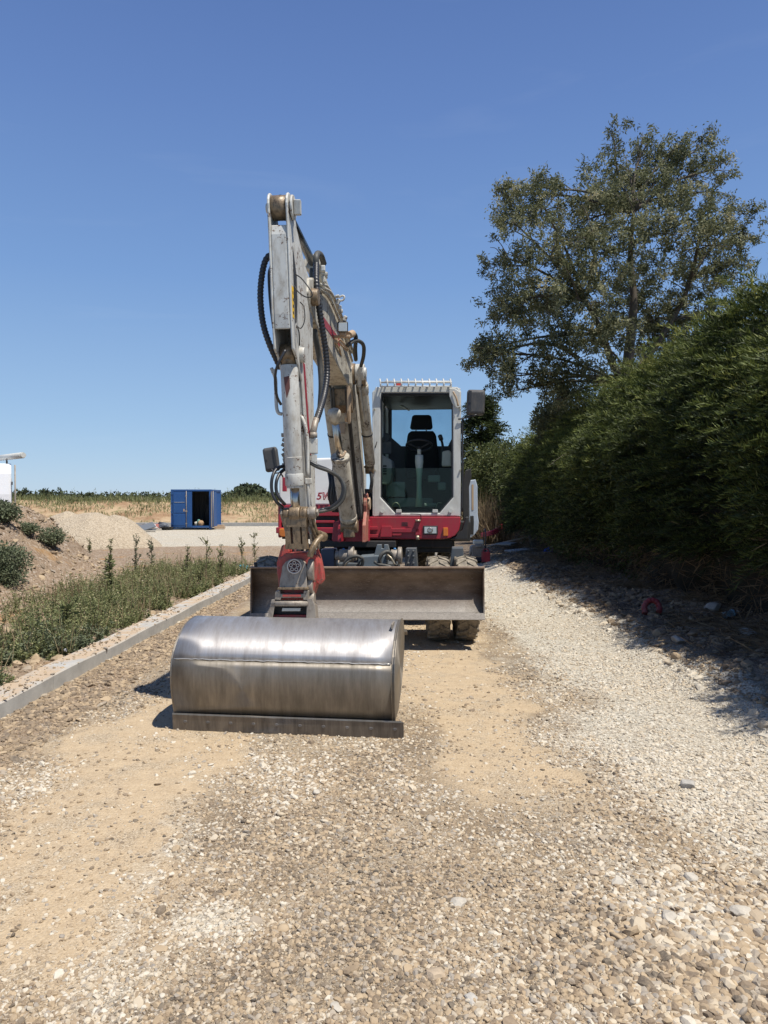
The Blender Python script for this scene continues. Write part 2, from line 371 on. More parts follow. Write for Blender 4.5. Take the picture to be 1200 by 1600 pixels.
def mono(ranges):
    out = [ranges[0][0]]
    for a, b, s0, s1 in ranges:
        t = a
        while t < b-1e-6:
            k = (t-a)/(b-a); t += s0+(s1-s0)*k; out.append(min(t, b))
    return np.array(out)
ys = mono([(.6,3,.03,.03),(3,9,.03,.07),(9,24,.07,.25),(24,60,.25,.6),(60,200,3,12),(200,1600,40,160)])
xs = np.concatenate([-mono([(4.5,10,.06,.16),(10,30,.25,.8),(30,90,1.5,6),(90,900,30,160)])[::-1], mono([(-4.5,4.5,.05,.05)])[1:-1], mono([(4.5,8,.1,.4),(8,30,.6,2),(30,90,3,8),(90,900,30,160)])])
XX, YY = np.meshgrid(xs, ys); ZZ = height(XX, YY)
GV = np.stack([XX, YY, ZZ], -1).reshape(-1, 3); ny, nx = XX.shape
def masks(X, Y):
    kx = kerb_x(Y); n = fbm(X, Y, 1.0, 61)-.5; n2 = fbm(X, Y, 4, 62)-.5
    tl = (1-sstep(.30, .62, np.abs(X+1.45+.07*(Y-4))+n*.7+n2*.45))*(1-sstep(5.6, 7.5, Y))*sstep(2.0, 2.6, Y+n)
    tr = (1-sstep(.28, .60, np.abs(X-.72+.05*(Y-5))+n*.6+n2*.45))*sstep(3.3, 4.6, Y+n*1.5)*(1-sstep(8.6, 9.6, Y))
    mid = sstep(5.2, 6.2, Y+n)*(1-sstep(.9, 1.3, X+n2*.5))*sstep(-2.1,-1.7,X)*.8*(1-sstep(14,18,Y))
    sand = np.clip(np.maximum(np.maximum(tl, tr), mid), 0, 1)
    dust = np.exp(-((X+.98+.10*(Y-3.3))/.16)**2)*sstep(1.8,2.4,Y)*(1-sstep(4.2,5.0,Y))*sstep(.38,.6,n+.5+n2*.5)*.6
    dust = np.maximum(dust, np.exp(-((X+.65)/.17)**2-((Y-2.78)/.13)**2)*1.1)
    dust = np.maximum(dust, .45*np.exp(-((X-1.0-.02*Y)/.22)**2)*sstep(.45,.6,fbm(X, Y, 1.7, 64))*(1-sstep(4.6,5.4,Y)))
    edge = 1.30+.10*np.clip(5-Y, -1, 3)**2*.7
    white = sstep(edge-.45, edge+.50, X+n*.7+n2*.6)*sstep(2.6, 4.0, Y+n+ (X-1.5)*.6)
    white = np.maximum(white, np.clip(dust,0,1)); white = np.maximum(white, sstep(24.5, 26, Y+n*2)*(1-sstep(45.5, 46.6, Y)))
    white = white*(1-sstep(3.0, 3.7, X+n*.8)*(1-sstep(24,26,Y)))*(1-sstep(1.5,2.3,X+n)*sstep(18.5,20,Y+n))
    soil = sstep(-.05, .3, kx-X)*(1-sstep(24.5, 26, Y+n*2))
    band = np.exp(-((X-(kx+.30+n*.2))/.24)**2)*(1-sstep(16,20,Y))
    litter = np.maximum(sstep(2.55, 3.3, X+n*.9)*(1-sstep(24, 30, Y)), sstep(1.5,2.3,X+n)*sstep(18.5,20,Y+n)*(1-sstep(36,40,Y)))  # hedge litter, and far back tree shade put in as dark ground
    far = sstep(46.3, 47, Y)
    return sand, white, np.clip(np.maximum(soil, band*.95), 0, 1), litter, far
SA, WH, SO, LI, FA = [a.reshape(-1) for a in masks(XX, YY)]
def m_ground():
    m, nt, b = newmat('site_ground'); p = pos(nt)
    A = {k: attr(nt, k).outputs['Fac'] for k in ('sand','white','soil','litter','far')}
    def vor(scale, feat='F1', rnd=1.0):
        v = nt.nodes.new('ShaderNodeTexVoronoi'); v.inputs['Scale'].default_value = scale; v.feature = feat; nt.links.new(p, v.inputs['Vector']); v.inputs['Randomness'].default_value = rnd
        return v
    v1 = vor(70); v2 = vor(170); v3 = vor(28)
    def cellramp(v, stops):
        s = nt.nodes.new('ShaderNodeSeparateColor'); nt.links.new(v.outputs['Color'], s.inputs[0]); return ramp(nt, s.outputs[0], stops)
    big = noise(nt, .9, 5, p, .6); fine = noise(nt, 260, 3, p, .7); mid = noise(nt, 12, 6, p, .7); huge = noise(nt, .25, 3, p)
    g1 = cellramp(v1, [(0,(.13,.10,.07)),(.3,(.28,.22,.15)),(.6,(.40,.33,.23)),(.85,(.30,.275,.235)),(1,(.58,.53,.44))])
    g2 = cellramp(v2, [(0,(.17,.13,.09)),(.5,(.36,.285,.19)),(1,(.52,.44,.33))])
    grav = mix(nt, ramp(nt, mid, [(.4,0.0),(.6,1.0)]), g1, g2)
    grav = mix(nt, ramp(nt, noise(nt, 1.6, 6, p, .65, .5), [(.44,0.0),(.60,.75)]), grav, (.17,.125,.082)); grav = mix(nt, ramp(nt, big, [(.40,0.0),(.7,.55)]), grav, (.42,.31,.19))
    rip = noise(nt, 1.0, 5, pos(nt, (9, 30, 9)), .7)
    sand = mix(nt, ramp(nt, mid, [(.3,0.0),(.7,1.0)]), (.37,.27,.165), (.50,.385,.245)); sand = mix(nt, ramp(nt, rip, [(.45,0.0),(.75,.5)]), sand, (.57,.45,.30))
    sand = mix(nt, ramp(nt, noise(nt, 3.5, 6, p, .7), [(.48,0.0),(.62,.75)]), sand, g2); sand = mix(nt, mth(nt,'MULTIPLY',fine,.5), sand, g2)
    w1 = cellramp(vor(60), [(0,(.20,.18,.145)),(.35,(.42,.38,.305)),(.7,(.53,.48,.39)),(1,(.66,.62,.52))])
    whc = mix(nt, ramp(nt, big, [(.35,0.0),(.75,.5)]), w1, (.47,.39,.28))
    so1 = cellramp(v3, [(0,(.20,.145,.10)),(.5,(.31,.235,.165)),(.85,(.40,.32,.24)),(1,(.50,.45,.38))])
    soil = mix(nt, ramp(nt, mid, [(.35,0.0),(.65,.8)]), so1, (.24,.165,.105)); soil = mix(nt, ramp(nt, big, [(.58,0.0),(.66,.55)]), soil, (.36,.20,.07))
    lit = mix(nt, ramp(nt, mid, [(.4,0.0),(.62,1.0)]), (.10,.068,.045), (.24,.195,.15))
    farc = mix(nt, ramp(nt, noise(nt, .8, 8, p, .7), [(.38,0.0),(.58,1.0)]), (.27,.165,.095), (.42,.31,.19))
    farc = mix(nt, ramp(nt, noise(nt, 1.5, 6, p, .7), [(.55,0.0),(.66,.7)]), farc, (.13,.14,.05))
    def thr(a, n, w=.25):
        return ramp(nt, mth(nt, 'ADD', a, mth(nt, 'MULTIPLY', mth(nt, 'SUBTRACT', n, .5), .9)), [(.5-w, 0.0), (.5+w, 1.0)])
    c = mix(nt, thr(A['sand'], mid), grav, sand)
    c = mix(nt, thr(A['white'], mid), c, whc)
    c = mix(nt, thr(A['soil'], mid), c, soil)
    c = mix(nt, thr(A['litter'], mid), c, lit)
    c = mix(nt, A['far'], c, farc)
    nt.links.new(c, b.inputs['Base Color']); setp(b, rough=.95, spec=.15)
    h = mth(nt, 'ADD', mth(nt, 'MULTIPLY', v1.outputs['Distance'], -1.0), mth(nt, 'MULTIPLY', v2.outputs['Distance'], -.5))
    h = mth(nt, 'ADD', h, mth(nt, 'MULTIPLY', v3.outputs['Distance'], -.3)); h = mth(nt, 'ADD', h, mth(nt, 'MULTIPLY', mid, .6))
    bn = bump(nt, b, h, .75, .012)
    nt.links.new(ramp(nt, A['sand'], [(0,.85),(1,.45)]), bn.inputs['Strength'])
    return m
MG = m_ground()
ii, jj = np.meshgrid(np.arange(ny-1), np.arange(nx-1), indexing='ij')
Q = np.stack([ii*nx+jj, ii*nx+jj+1, (ii+1)*nx+jj+1, (ii+1)*nx+jj], -1).reshape(-1, 4)
cx = (XX[:-1,:-1]+XX[1:,1:]).reshape(-1)/2; cy = (YY[:-1,:-1]+YY[1:,1:]).reshape(-1)/2
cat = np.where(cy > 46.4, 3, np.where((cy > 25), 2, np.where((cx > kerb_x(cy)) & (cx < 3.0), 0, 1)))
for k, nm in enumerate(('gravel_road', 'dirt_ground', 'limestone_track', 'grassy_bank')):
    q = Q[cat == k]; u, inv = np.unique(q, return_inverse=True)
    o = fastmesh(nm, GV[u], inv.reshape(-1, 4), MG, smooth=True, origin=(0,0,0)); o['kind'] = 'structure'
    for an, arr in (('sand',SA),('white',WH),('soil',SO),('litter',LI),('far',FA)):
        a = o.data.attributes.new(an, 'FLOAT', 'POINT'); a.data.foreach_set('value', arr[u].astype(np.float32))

# kerb: cast lengths butted end to end
def m_conc(name, c=(.40,.385,.35)):
    m, nt, b = newmat(name); p = pos(nt); n = noise(nt, 5, 7, p, .7); f = noise(nt, 120, 3, p)
    sand = noise(nt, 3, 6, p, .7)
    cc = mix(nt, ramp(nt, n, [(.3,0.0),(.7,1.0)]), tuple(x*.78 for x in c), tuple(x*1.12 for x in c))
    g = nt.nodes.new('ShaderNodeNewGeometry'); s = nt.nodes.new('ShaderNodeSeparateXYZ'); nt.links.new(g.outputs['Normal'], s.inputs[0])
    dust = mth(nt, 'MULTIPLY', ramp(nt, s.outputs[2], [(.6,0.0),(.9,1.0)]), ramp(nt, sand, [(.42,0.0),(.56,.9)]))
    cc = mix(nt, dust, cc, (.42,.31,.20)); nt.links.new(cc, b.inputs['Base Color']); setp(b, rough=.9)
    bump(nt, b, mth(nt,'ADD',f,n), .35, .004); return m
M['concrete'] = m_conc('kerb_concrete')
kerb = thing('kerb', (-2.8, 8, 0), None, None, kind='structure')
y = 2.2
while y < 19:
    L = 2.0; y1 = y+L-.006
    mb = MB(); n = 14; rings = []
    for i in range(n+1):
        yy = y+(y1-y)*i/n; k = float(kerb_x(yy)); w = .006*math.sin(yy*3.1)
        rings.append([Vector((k+.004*math.sin(yy*7),yy,-.12)),Vector((k,yy,.118+w)),Vector((k-.012,yy,.130+w)),Vector((k-.25,yy,.128+w*.5)),Vector((k-.262,yy,.118+w)),Vector((k-.262,yy,-.12))])
    mb.loft(rings, smooth=False); mb.build('kerb_stone', M['concrete'], kerb); y += L

# ---------------------------------------------------------------- stones
def stone_mesh(seed, flat):
    bm = bmesh.new(); bmesh.ops.create_icosphere(bm, subdivisions=2, radius=1)
    r = random.Random(seed); ax = [Vector((r.gauss(0,1),r.gauss(0,1),r.gauss(0,1))).normalized() for _ in range(8)]
    for v in bm.verts:
        k = 1.0; q = v.co.copy()
        for a in ax:
            d = q.dot(a)
            if d > .60: q -= a*(d-.60)*.97
        v.co = q
        v.co = v.co*1.2*(1+r.uniform(-.03,.03)); v.co.z *= flat; v.co.x *= r.uniform(.97,1.03)*(1.25 if seed % 2 else 1)
    me = bpy.data.meshes.new('stone_shape'); bm.to_mesh(me); bm.free()
    me.polygons.foreach_set('use_smooth', [seed == 0]*len(me.polygons)); return me
def m_stone():
    m, nt, b = newmat('loose_stone'); a = attr(nt, 'tone', 'INSTANCER'); n = noise(nt, 60, 4, pos(nt), .7)
    c = ramp(nt, a.outputs['Fac'], [(0,(.09,.075,.06)),(.14,(.19,.14,.095)),(.30,(.31,.23,.145)),(.48,(.40,.305,.195)),(.60,(.25,.225,.195)),(.72,(.46,.38,.27)),(.86,(.52,.47,.38)),(1,(.60,.56,.48))])
    c = mix(nt, ramp(nt, n, [(.35,0.0),(.75,.45)]), c, (.42,.33,.22))
    nt.links.new(c, b.inputs['Base Color']); setp(b, rough=.8, spec=.25); bump(nt, b, n, .25, .003); return m
M['stone'] = m_stone()
protos = bpy.data.collections.new('stone_shapes')
for k in range(8):
    me = stone_mesh(k, (.45,.6,.75,.5,.85,.55,.7,.4)[k]); me.materials.append(M['stone'])
    protos.objects.link(bpy.data.objects.new('stone_shape_%s' % 'abcdefgh'[k], me))
def stone_field(name, P, S, T, Rt):
    me = bpy.data.meshes.new(name); n = len(P); me.vertices.add(n); me.vertices.foreach_set('co', P.astype(np.float32).ravel())
    for nm, ty, v in (('tone','FLOAT',T),('ssz','FLOAT',S),('pick','INT',rng.integers(0,8,n))):
        a = me.attributes.new(nm, ty, 'POINT'); a.data.foreach_set('value', v.astype(np.float32) if ty == 'FLOAT' else v.astype(np.int32))
    a = me.attributes.new('srot', 'FLOAT_VECTOR', 'POINT'); a.data.foreach_set('vector', Rt.astype(np.float32).ravel())
    o = bpy.data.objects.new(name, me); COL.objects.link(o); o['kind'] = 'stuff'
    g = bpy.data.node_groups.new(name+'_nodes', 'GeometryNodeTree')
    g.interface.new_socket('Geometry', in_out='INPUT', socket_type='NodeSocketGeometry'); g.interface.new_socket('Geometry', in_out='OUTPUT', socket_type='NodeSocketGeometry')
    N = g.nodes.new; gi, go = N('NodeGroupInput'), N('NodeGroupOutput'); ip = N('GeometryNodeInstanceOnPoints'); ci = N('GeometryNodeCollectionInfo')
    ci.inputs[0].default_value = protos; ci.inputs[1].default_value = True; ip.inputs['Pick Instance'].default_value = True
    def na(nm, t): 
        a = N('GeometryNodeInputNamedAttribute'); a.data_type = t; a.inputs[0].default_value = nm; return a.outputs[0]
    g.links.new(gi.outputs[0], ip.inputs['Points']); g.links.new(ci.outputs[0], ip.inputs['Instance'])
    g.links.new(na('pick','INT'), ip.inputs['Instance Index']); g.links.new(na('ssz','FLOAT'), ip.inputs['Scale'])
    er = N('FunctionNodeEulerToRotation'); g.links.new(na('srot','FLOAT_VECTOR'), er.inputs[0]); g.links.new(er.outputs[0], ip.inputs['Rotation'])
    g.links.new(ip.outputs[0], go.inputs[0]); md = o.modifiers.new('scatter', 'NODES'); md.node_group = g
    return o
def scatter(n, y0, y1, smin, smax, wx=.62, xr=None, power=2.4):
    Y = rng.uniform(y0, y1, n); X = rng.uniform(-1, 1, n)*(wx*Y+.4) if xr is None else rng.uniform(xr[0], xr[1], n)
    s = smin+(smax-smin)*rng.random(n)**power
    return X, Y, s
bands = [scatter(120000, 1.5, 3.3, .0022, .0125, power=3.4), scatter(105000, 3.3, 5.8, .0032, .0145, power=3.4), scatter(60000, 5.8, 10, .005, .017, power=3), scatter(12000, 10, 20, .012, .03, xr=(.8, 4.2)),
         scatter(900, 1.6, 6, .012, .026, power=2.5), scatter(16000, 2.5, 16, .007, .030, xr=(-3.1, -2.2), power=3), scatter(6000, 4, 18, .012, .055, xr=(2.5, 4.6), power=6), scatter(9000, 5, 15, .012, .06, xr=(-7.5, -2.9), power=3.5)]
X = np.concatenate([b[0] for b in bands]); Y = np.concatenate([b[1] for b in bands]); S = np.concatenate([b[2] for b in bands])
sa, wh, so_, li, fa = masks(X, Y)
kx = kerb_x(Y); patch = fbm(X, Y, 1.6, 71)
dens = (.30+1.1*sstep(.35, .62, patch))*(1-.88*sa)*(1+.5*wh)
big = S > .016
dens = np.where(big & (wh > .5) & (X < 2.6), .12, dens)
bandm = np.exp(-((X-(kx+.30))/.26)**2)
dens = np.where(bandm > .35, .9, dens)
dens = np.where(X < kx-.27, .5, dens); dens = np.where((X < kx+.01) & (X > kx-.27), .10*(S < .02), dens)
# a heap of coarser pebbles at the lower right
heap = np.exp(-(((X-1.25)/.55)**2+((Y-2.55)/.5)**2))
dens = dens+heap
S = S*(1+1.3*heap)*(.75+.6*fbm(X, Y, 1.3, 84))
keep = rng.random(len(X)) < dens
X, Y, S, wh, sa, bandm, li = [a[keep] for a in (X, Y, S, wh, sa, bandm, li)]
Z = height(X, Y)-S*.05; kx = kerb_x(Y); Z = np.where((X < kx) & (X > kx-.262), .130+S*.2, Z)
T = rng.random(len(X)); grp = fbm(X, Y, 2.2, 81)
grp2 = fbm(X, Y, .9, 83); T = np.clip(T*.85+.6*(grp-.5)+.4*(grp2-.5)+.04, 0, .90)
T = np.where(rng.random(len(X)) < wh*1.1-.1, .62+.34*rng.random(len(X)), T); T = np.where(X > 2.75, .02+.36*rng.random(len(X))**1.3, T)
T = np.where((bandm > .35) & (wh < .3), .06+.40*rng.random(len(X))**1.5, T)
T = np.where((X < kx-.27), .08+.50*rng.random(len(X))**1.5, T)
Rt = np.stack([rng.normal(0,.35,len(X)), rng.normal(0,.35,len(X)), rng.uniform(0,6.28,len(X))], -1)
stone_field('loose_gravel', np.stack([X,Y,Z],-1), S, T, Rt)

# single stones that stand out
def m_solid_stone(name, c):
    m, nt, b = newmat(name); n = noise(nt, 25, 6, pos(nt), .7)
    nt.links.new(mix(nt, ramp(nt, n, [(.35,0.0),(.7,1.0)]), tuple(x*.72 for x in c), c), b.inputs['Base Color']); setp(b, rough=.85); bump(nt, b, n, .5, .006); return m
SC = {'white': m_solid_stone('chalk_stone', (.50,.45,.37)), 'grey': m_solid_stone('grey_stone', (.43,.40,.35)), 'tan': m_solid_stone('tan_stone', (.46,.36,.25))}
def big_stone(px, py, size, col, label, flat=.6, zoff=0):
    Yg = FPX*CAM_H/(py-782); p = at(px, py, Yg); z = hz(p.x, p.y)
    if z > .03:
        for _ in range(6):
            Yg = FPX*(CAM_H-z)/(py-782); p = at(px, py, Yg); z = hz(p.x, p.y)
    bm = bmesh.new(); bmesh.ops.create_icosphere(bm, subdivisions=3, radius=1); r = random.Random(int(px*7+py))
    ax = [(Vector((r.gauss(0,1),r.gauss(0,1),r.gauss(0,.8))).normalized(), r.uniform(.55,.85)) for _ in range(11)]
    for v in bm.verts:
        c = v.co.copy()
        for a, k in ax:
            d = c.dot(a)
            if d > k: c -= a*(d-k)*.92
        v.co = Vector((c.x*1.2, c.y, c.z*flat))*size*.5*(1+r.uniform(-.015,.015))
    me = bpy.data.meshes.new('stone'); bm.to_mesh(me); bm.free(); me.materials.append(SC[col])
    o = bpy.data.objects.new('stone', me); COL.objects.link(o); o.location = (p.x, p.y, z+size*.5*flat*.38); o.rotation_euler = (r.uniform(-.2,.2), r.uniform(-.2,.2), r.uniform(0,6))
    tag(o, label, 'stone', 'larger stones lying on the gravel')
for a in [(495,1243,.050,'white','pale angular stone alone on the gravel just in front of the bucket'),
          (1075,1232,.105,'grey','broad grey stone with a dark hollow behind it right of the sandy patch'),
          (992,1190,.06,'white','flat whitish stone on the edge between brown gravel and pale gravel'),
          (1080,1378,.060,'white','white faceted stone on brown pebbles at the right of the road'),
          (1158,1434,.085,'white','whitish blocky stone at the far right beside coarse pebbles'),
          (1130,1513,.050,'grey','dark blue grey rounded pebble near the lower right corner'),
          (680,1532,.080,'tan','flat tan stone half sunk in gravel at the bottom of the road',.35),
          (718,1417,.070,'white','cream coloured half buried stone in the middle of the road',.35),
          (927,1372,.05,'tan','smooth tan oval pebble on the brown gravel strip'),
          (1045,1441,.08,'white','long pale stone on the pebble heap in the lower right'),
          (526,1583,.045,'white','bright white flat chip at the bottom edge of the picture',.3),
          (735,1570,.05,'grey','square grey stone near the bottom edge of the road',.4),
          (1060,1003,.16,'grey','large rounded stone in the hedge shade at the road edge',.65),
          (1090,979,.11,'white','smooth pale stone above the rounded one in the hedge shade',.6),
          (1168,992,.17,'grey','wide grey stone among dry litter at the far right under the hedge'),
          (1113,955,.22,'grey','big rough block on top of the rubble bank under the hedge',.7),
          (150,895,.12,'white','white lump of stone on the earth left of the weeds',.5)]:
    big_stone(a[0], a[1], a[2], a[3], a[4], *(a[5:] if len(a) > 5 else ()))

# gravel heap
def heap_obj(name, cxy, rx, ry, h, lobes, m, label):
    n = 90; t = np.linspace(-1.25, 1.25, n); U, Vv = np.meshgrid(t, t); X = cxy[0]+U*rx; Y = cxy[1]+Vv*ry
    z = np.zeros_like(U)
    for (lx, ly, lr, lh) in lobes:
        d = np.sqrt((U-lx)**2+(Vv-ly)**2)/lr; z = np.maximum(z, lh*(1-np.clip(d,0,1)**1.35)**.8*np.where(d<.35,1-.0*d,1))
    z = np.minimum(h*z, h*.93+.04*np.sin(X*1.7))*(.90+.2*fbm(X, Y, 1.1, 91))+.09*(fbm(X, Y, 3.5, 92)-.5)*(z > .05); z = z-.03
    Vt = np.stack([X, Y, z], -1).reshape(-1, 3)
    i, j = np.meshgrid(np.arange(n-1), np.arange(n-1), indexing='ij'); q = np.stack([i*n+j, i*n+j+1, (i+1)*n+j+1, (i+1)*n+j], -1).reshape(-1, 4)
    return tag(fastmesh(name, Vt, q, m, smooth=True), label, 'gravel heap')
def m_heap():
    m, nt, b = newmat('heap_gravel'); p = pos(nt); v = nt.nodes.new('ShaderNodeTexVoronoi'); v.inputs['Scale'].default_value = 26; nt.links.new(p, v.inputs['Vector'])
    s = nt.nodes.new('ShaderNodeSeparateColor'); nt.links.new(v.outputs['Color'], s.inputs[0])
    c = ramp(nt, s.outputs[0], [(0,(.20,.165,.12)),(.5,(.36,.30,.22)),(1,(.50,.44,.34))]); c = mix(nt, noise(nt, 1.2, 5, p), c, (.44,.36,.26))
    nt.links.new(c, b.inputs['Base Color']); setp(b, rough=.95, spec=.1); bump(nt, b, v.outputs['Distance'], .9, .03); return m
MH = m_heap()
heap_obj('gravel_heap', (-9.95, 25.2), 2.05, 1.7, 1.28, [(.0,0,1.15,1.0),(-.45,.1,.9,.95),(.35,0,.75,.93)], MH, 'large pale gravel heap with a flat top left of the blue container')
heap_obj('gravel_heap', (-13.3, 26.0), 1.9, 1.5, 1.02, [(0,0,1.0,1.0)], MH, 'lower gravel heap partly hidden behind the earth mound at the left')
# ================================================================ EXCAVATOR
F0 = Vector((-.356, 9.15, 0)); YAW = R(5.5)
fd = Vector((-math.sin(YAW), -math.cos(YAW), 0)); fn = Vector((math.cos(YAW), -math.sin(YAW), 0)); UZ = Vector((0,0,1))
def Bf(w, s, z): return F0+fn*w+fd*s+UZ*z
def Af(w, s, z): return Bf(w+.03*(3.7-z), s, z)
CAMP = Vector((0, 0, CAM_H))
def fp(px, py, s):
    """point on the machine's cross plane s seen at a photo pixel"""
    D = at(px, py, 1.0)-CAMP; t = ((F0+fd*s-CAMP).dot(fd))/D.dot(fd); return CAMP+D*t
def side_prism(mb, prof, w0, w1, F=Bf):            # side profile (s,z) extruded across
    A = [F(w0, s, z) for s, z in prof]; B = [F(w1, s, z) for s, z in prof]; mb.loft([A, B], smooth=False)
def front_prism(mb, pts, s, th):                   # polygon drawn in photo pixels at plane s, going back th
    A = [fp(x, y, s) for x, y in pts]; mb.prism(A, -fd*th)
def arc(cx, cz, r, a0, a1, n=8): return [(cx+r*math.cos(R(a0+(a1-a0)*k/n)), cz+r*math.sin(R(a0+(a1-a0)*k/n))) for k in range(n+1)]
EX = thing('excavator', (-.18, 10.3, 0), 'white and red wheeled excavator with bucket on the ground, raised boom and dozer blade', 'excavator')

# ---- undercarriage (square to the road)
UC = Vector((-.18, 0, 0))
def tyre(x, y, parent, w=.245, r=.485):
    mb = MB(); prof = [(-w/2*.80, .27), (-w/2*.98, .30), (-w/2, .38), (-w/2*.97, .43), (-w/2*.80, r-.022), (-w/2*.3, r-.016), (w/2*.3, r-.016), (w/2*.80, r-.022), (w/2*.97, .43), (w/2, .38), (w/2*.98, .30), (w/2*.80, .27)]
    mb.lathe((x, y, r-.005), (1,0,0), prof, 40)
    nl = 22
    for k in range(nl):
        for sd in (-1, 1):
            a = 2*math.pi*(k+(0 if sd > 0 else .5))/nl; da = .20
            P = []
            for rr in (r-.04, r+.004):
                for (t, q) in ((.004, a-.045), (w/2*.99, a+da-.05), (w/2*.99, a+da+.06), (.004, a+.075)):
                    R2 = rr-(.018 if t > .05 else 0)
                    P.append(Vector((x+sd*t, y+R2*math.cos(q), r-.005+R2*math.sin(q))))
            if sd < 0: P = P[:4][::-1]+P[4:][::-1]
            mb.hexa(P)
    return mb.build('tyre', M['tyre'], parent, bevel=.006)
def wheel(x, y, side):
    mb = MB(); r = .485
    mb.lathe((x, y, r-.005), (1,0,0), [(-.11,.285),(-.10,.27),(-.03,.25),(-.02,.12),(.02,.12),(.03,.25),(.10,.27),(.11,.285)], 28)
    for k in range(8):
        a = 2*math.pi*k/8; mb.cyl((x-.035,y+.085*math.cos(a),r+.085*math.sin(a)), (x+.035,y+.085*math.cos(a),r+.085*math.sin(a)), .012, seg=6)
    w = mb.build('wheel', M['chassis'], EX); tyre(x, y, w)
for y in (8.50, 10.95):
    for dx in (.80, 1.115, -.83, -1.145): wheel(-.18+dx-.005, y, 0)
for y in (8.50, 10.95):
    mb = MB(); mb.box((-.18, y, .49), (1.5, .20, .22)); AXO = mb.build('axle', M['chassis'], EX, bevel=.01)
    mb = MB(); mb.lathe((-.18, y-.17, .49), (0,1,0), [(0,.08),(.04,.16),(.30,.16),(.34,.08)], 20); mb.build('differential', M['chassis'], AXO)
mb = MB(); mb.box((-.18, 10.0, .72), (.75, 2.3, .26)); mb.box((-.18, 8.6, .72), (.34, .36, .22)); mb.box((-.18,10.3,.90),(1.0,1.2,.10))
mb.build('chassis_frame', M['chassis'], EX, bevel=.012)
# fittings over the front axle, from left to right
mb = MB(); mb.prism([fp(501,858,.55), fp(522,858,.55), fp(522,888,.55), fp(501,888,.55)], -fd*.3); mb.build('hydraulic_box', plain('deep_blue_grey', (.03,.045,.075), .5), EX, bevel=.008)
mb = MB()
for (x0, x1, yy, r) in ((524,531,868,.055),(531,545,868,.075),(545,553,866,.09),(553,557,868,.06),(611,622,868,.07),(622,628,868,.10),(604,611,868,.05)):
    mb.cyl(fp(x0, yy, .5), fp(x1, yy, .5), r, seg=18)
mb.split('lock_cylinder', M['wornsteel'], EX, bevel=.004)
mb = MB(); mb.prism([fp(634,857,.5), fp(650,857,.5), fp(652,889,.5), fp(632,889,.5)], -fd*.22)
for (x, y_) in ((638,861),(646,861),(638,869),(646,869),(646,880),(638,880)): mb.cyl(fp(x,y_,.5), fp(x,y_,.53), .014, seg=6)
mb.build('valve_block', M['chassis'], EX, bevel=.006)
mb = MB(); mb.prism([fp(559,870,.5), fp(586,868,.5), fp(604,868,.5), fp(604,892,.5), fp(559,892,.5)], -fd*.35)
mb.build('axle_pivot', worn('blue_grey_paint', (.12,.15,.17), (.2,.17,.12), .4, None, .5), EX, bevel=.012)
mb = MB(); mb.prism([fp(584,870,.45), fp(589,851,.45), fp(596,851,.45), fp(596,857,.45), fp(600,857,.45), fp(600,851,.45), fp(606,851,.45), fp(611,870,.45)], -fd*.08)
mb.build('pivot_bracket', worn('blue_grey_bracket', (.13,.16,.18), (.2,.17,.12), .4, None, .5), EX, bevel=.005)
mb = MB(); mb.prism([fp(706,856,.5), fp(724,856,.5), fp(725,880,.5), fp(702,888,.5)], -fd*.3); mb.build('step', M['chassis'], EX, bevel=.01)
for pts, r, mt in (([(533,890),(543,874),(556,869),(566,873),(566,882),(560,889)], .020, 'dustyhose'), ([(595,884),(593,874),(598,865),(606,862),(613,868),(616,878),(620,884)], .022, 'dustyhose'),
                   ([(585,878),(592,882),(604,884),(618,888)], .018, 'dustyhose'), ([(604,866),(611,872),(617,882)], .012, 'pin'), ([(536,888),(541,880),(549,873)], .014, 'pin'), ([(560,888),(562,878),(568,872)],.010,'hose')):
    mb = MB(); mb.tube([fp(x, y_, .58+.03*math.sin(i)) for i, (x, y_) in enumerate(pts)], r, 8); mb.build('hydraulic_hose', M[mt], EX)
for px, py in ((537,859.5),(617,859)):
    mb = MB(); mb.cyl(fp(px,py,.5), fp(px,py-3,.5), .022, .010, 10); mb.build('grease_cap', plain('blue_cap', (.03,.16,.35), .4), EX)

# dozer blade: curved board
mb = MB(); prof = [(.00,.885),(-.055,.80),(-.085,.70),(-.085,.60),(-.060,.50),(-.015,.42),(.040,.365)]
yb = 7.84; n = 9; x0, x1 = -1.417, 1.065
front = [(yb-f, z) for f, z in prof]; back = [(yb-f+.028, z) for f, z in prof][::-1]
loop = [(y, z) for y, z in front+back]
mb.loft([[Vector((x, y, z)) for y, z in loop] for x in np.linspace(x0, x1, n)], smooth=True)
BL = mb.build('dozer_blade', M['blade'], EX)
mb = MB(); mb.box((-.176, yb+.0, .8885), (x1-x0+.01, .055, .018)); mb.build('top_rail', worn('rubbed_rail', (.30,.22,.16), (.12,.07,.045), .6, None, .5, metal=.3), BL, bevel=.004)
mb = MB(); mb.box((-.176, yb-.045, .372), (x1-x0, .016, .075), Matrix.Rotation(R(-28), 3, 'X')); mb.build('wear_edge', M['blade'], BL, bevel=.003)
for xx in (x0+.006, x1-.006):
    mb = MB(); mb.prism([Vector((xx-.006, yb-.0, .893)), Vector((xx-.006, yb-.04, .36)), Vector((xx-.006, yb+.10, .36)), Vector((xx-.006, yb+.16, .60)), Vector((xx-.006, yb+.10, .893))], (.012,0,0))
    mb.build('end_plate', M['blade'], BL)
mb = MB(); mb.cyl(at(400,888,yb), at(399,879,yb), .018, seg=10); mb.build('marker_stub', M['dark'], BL)
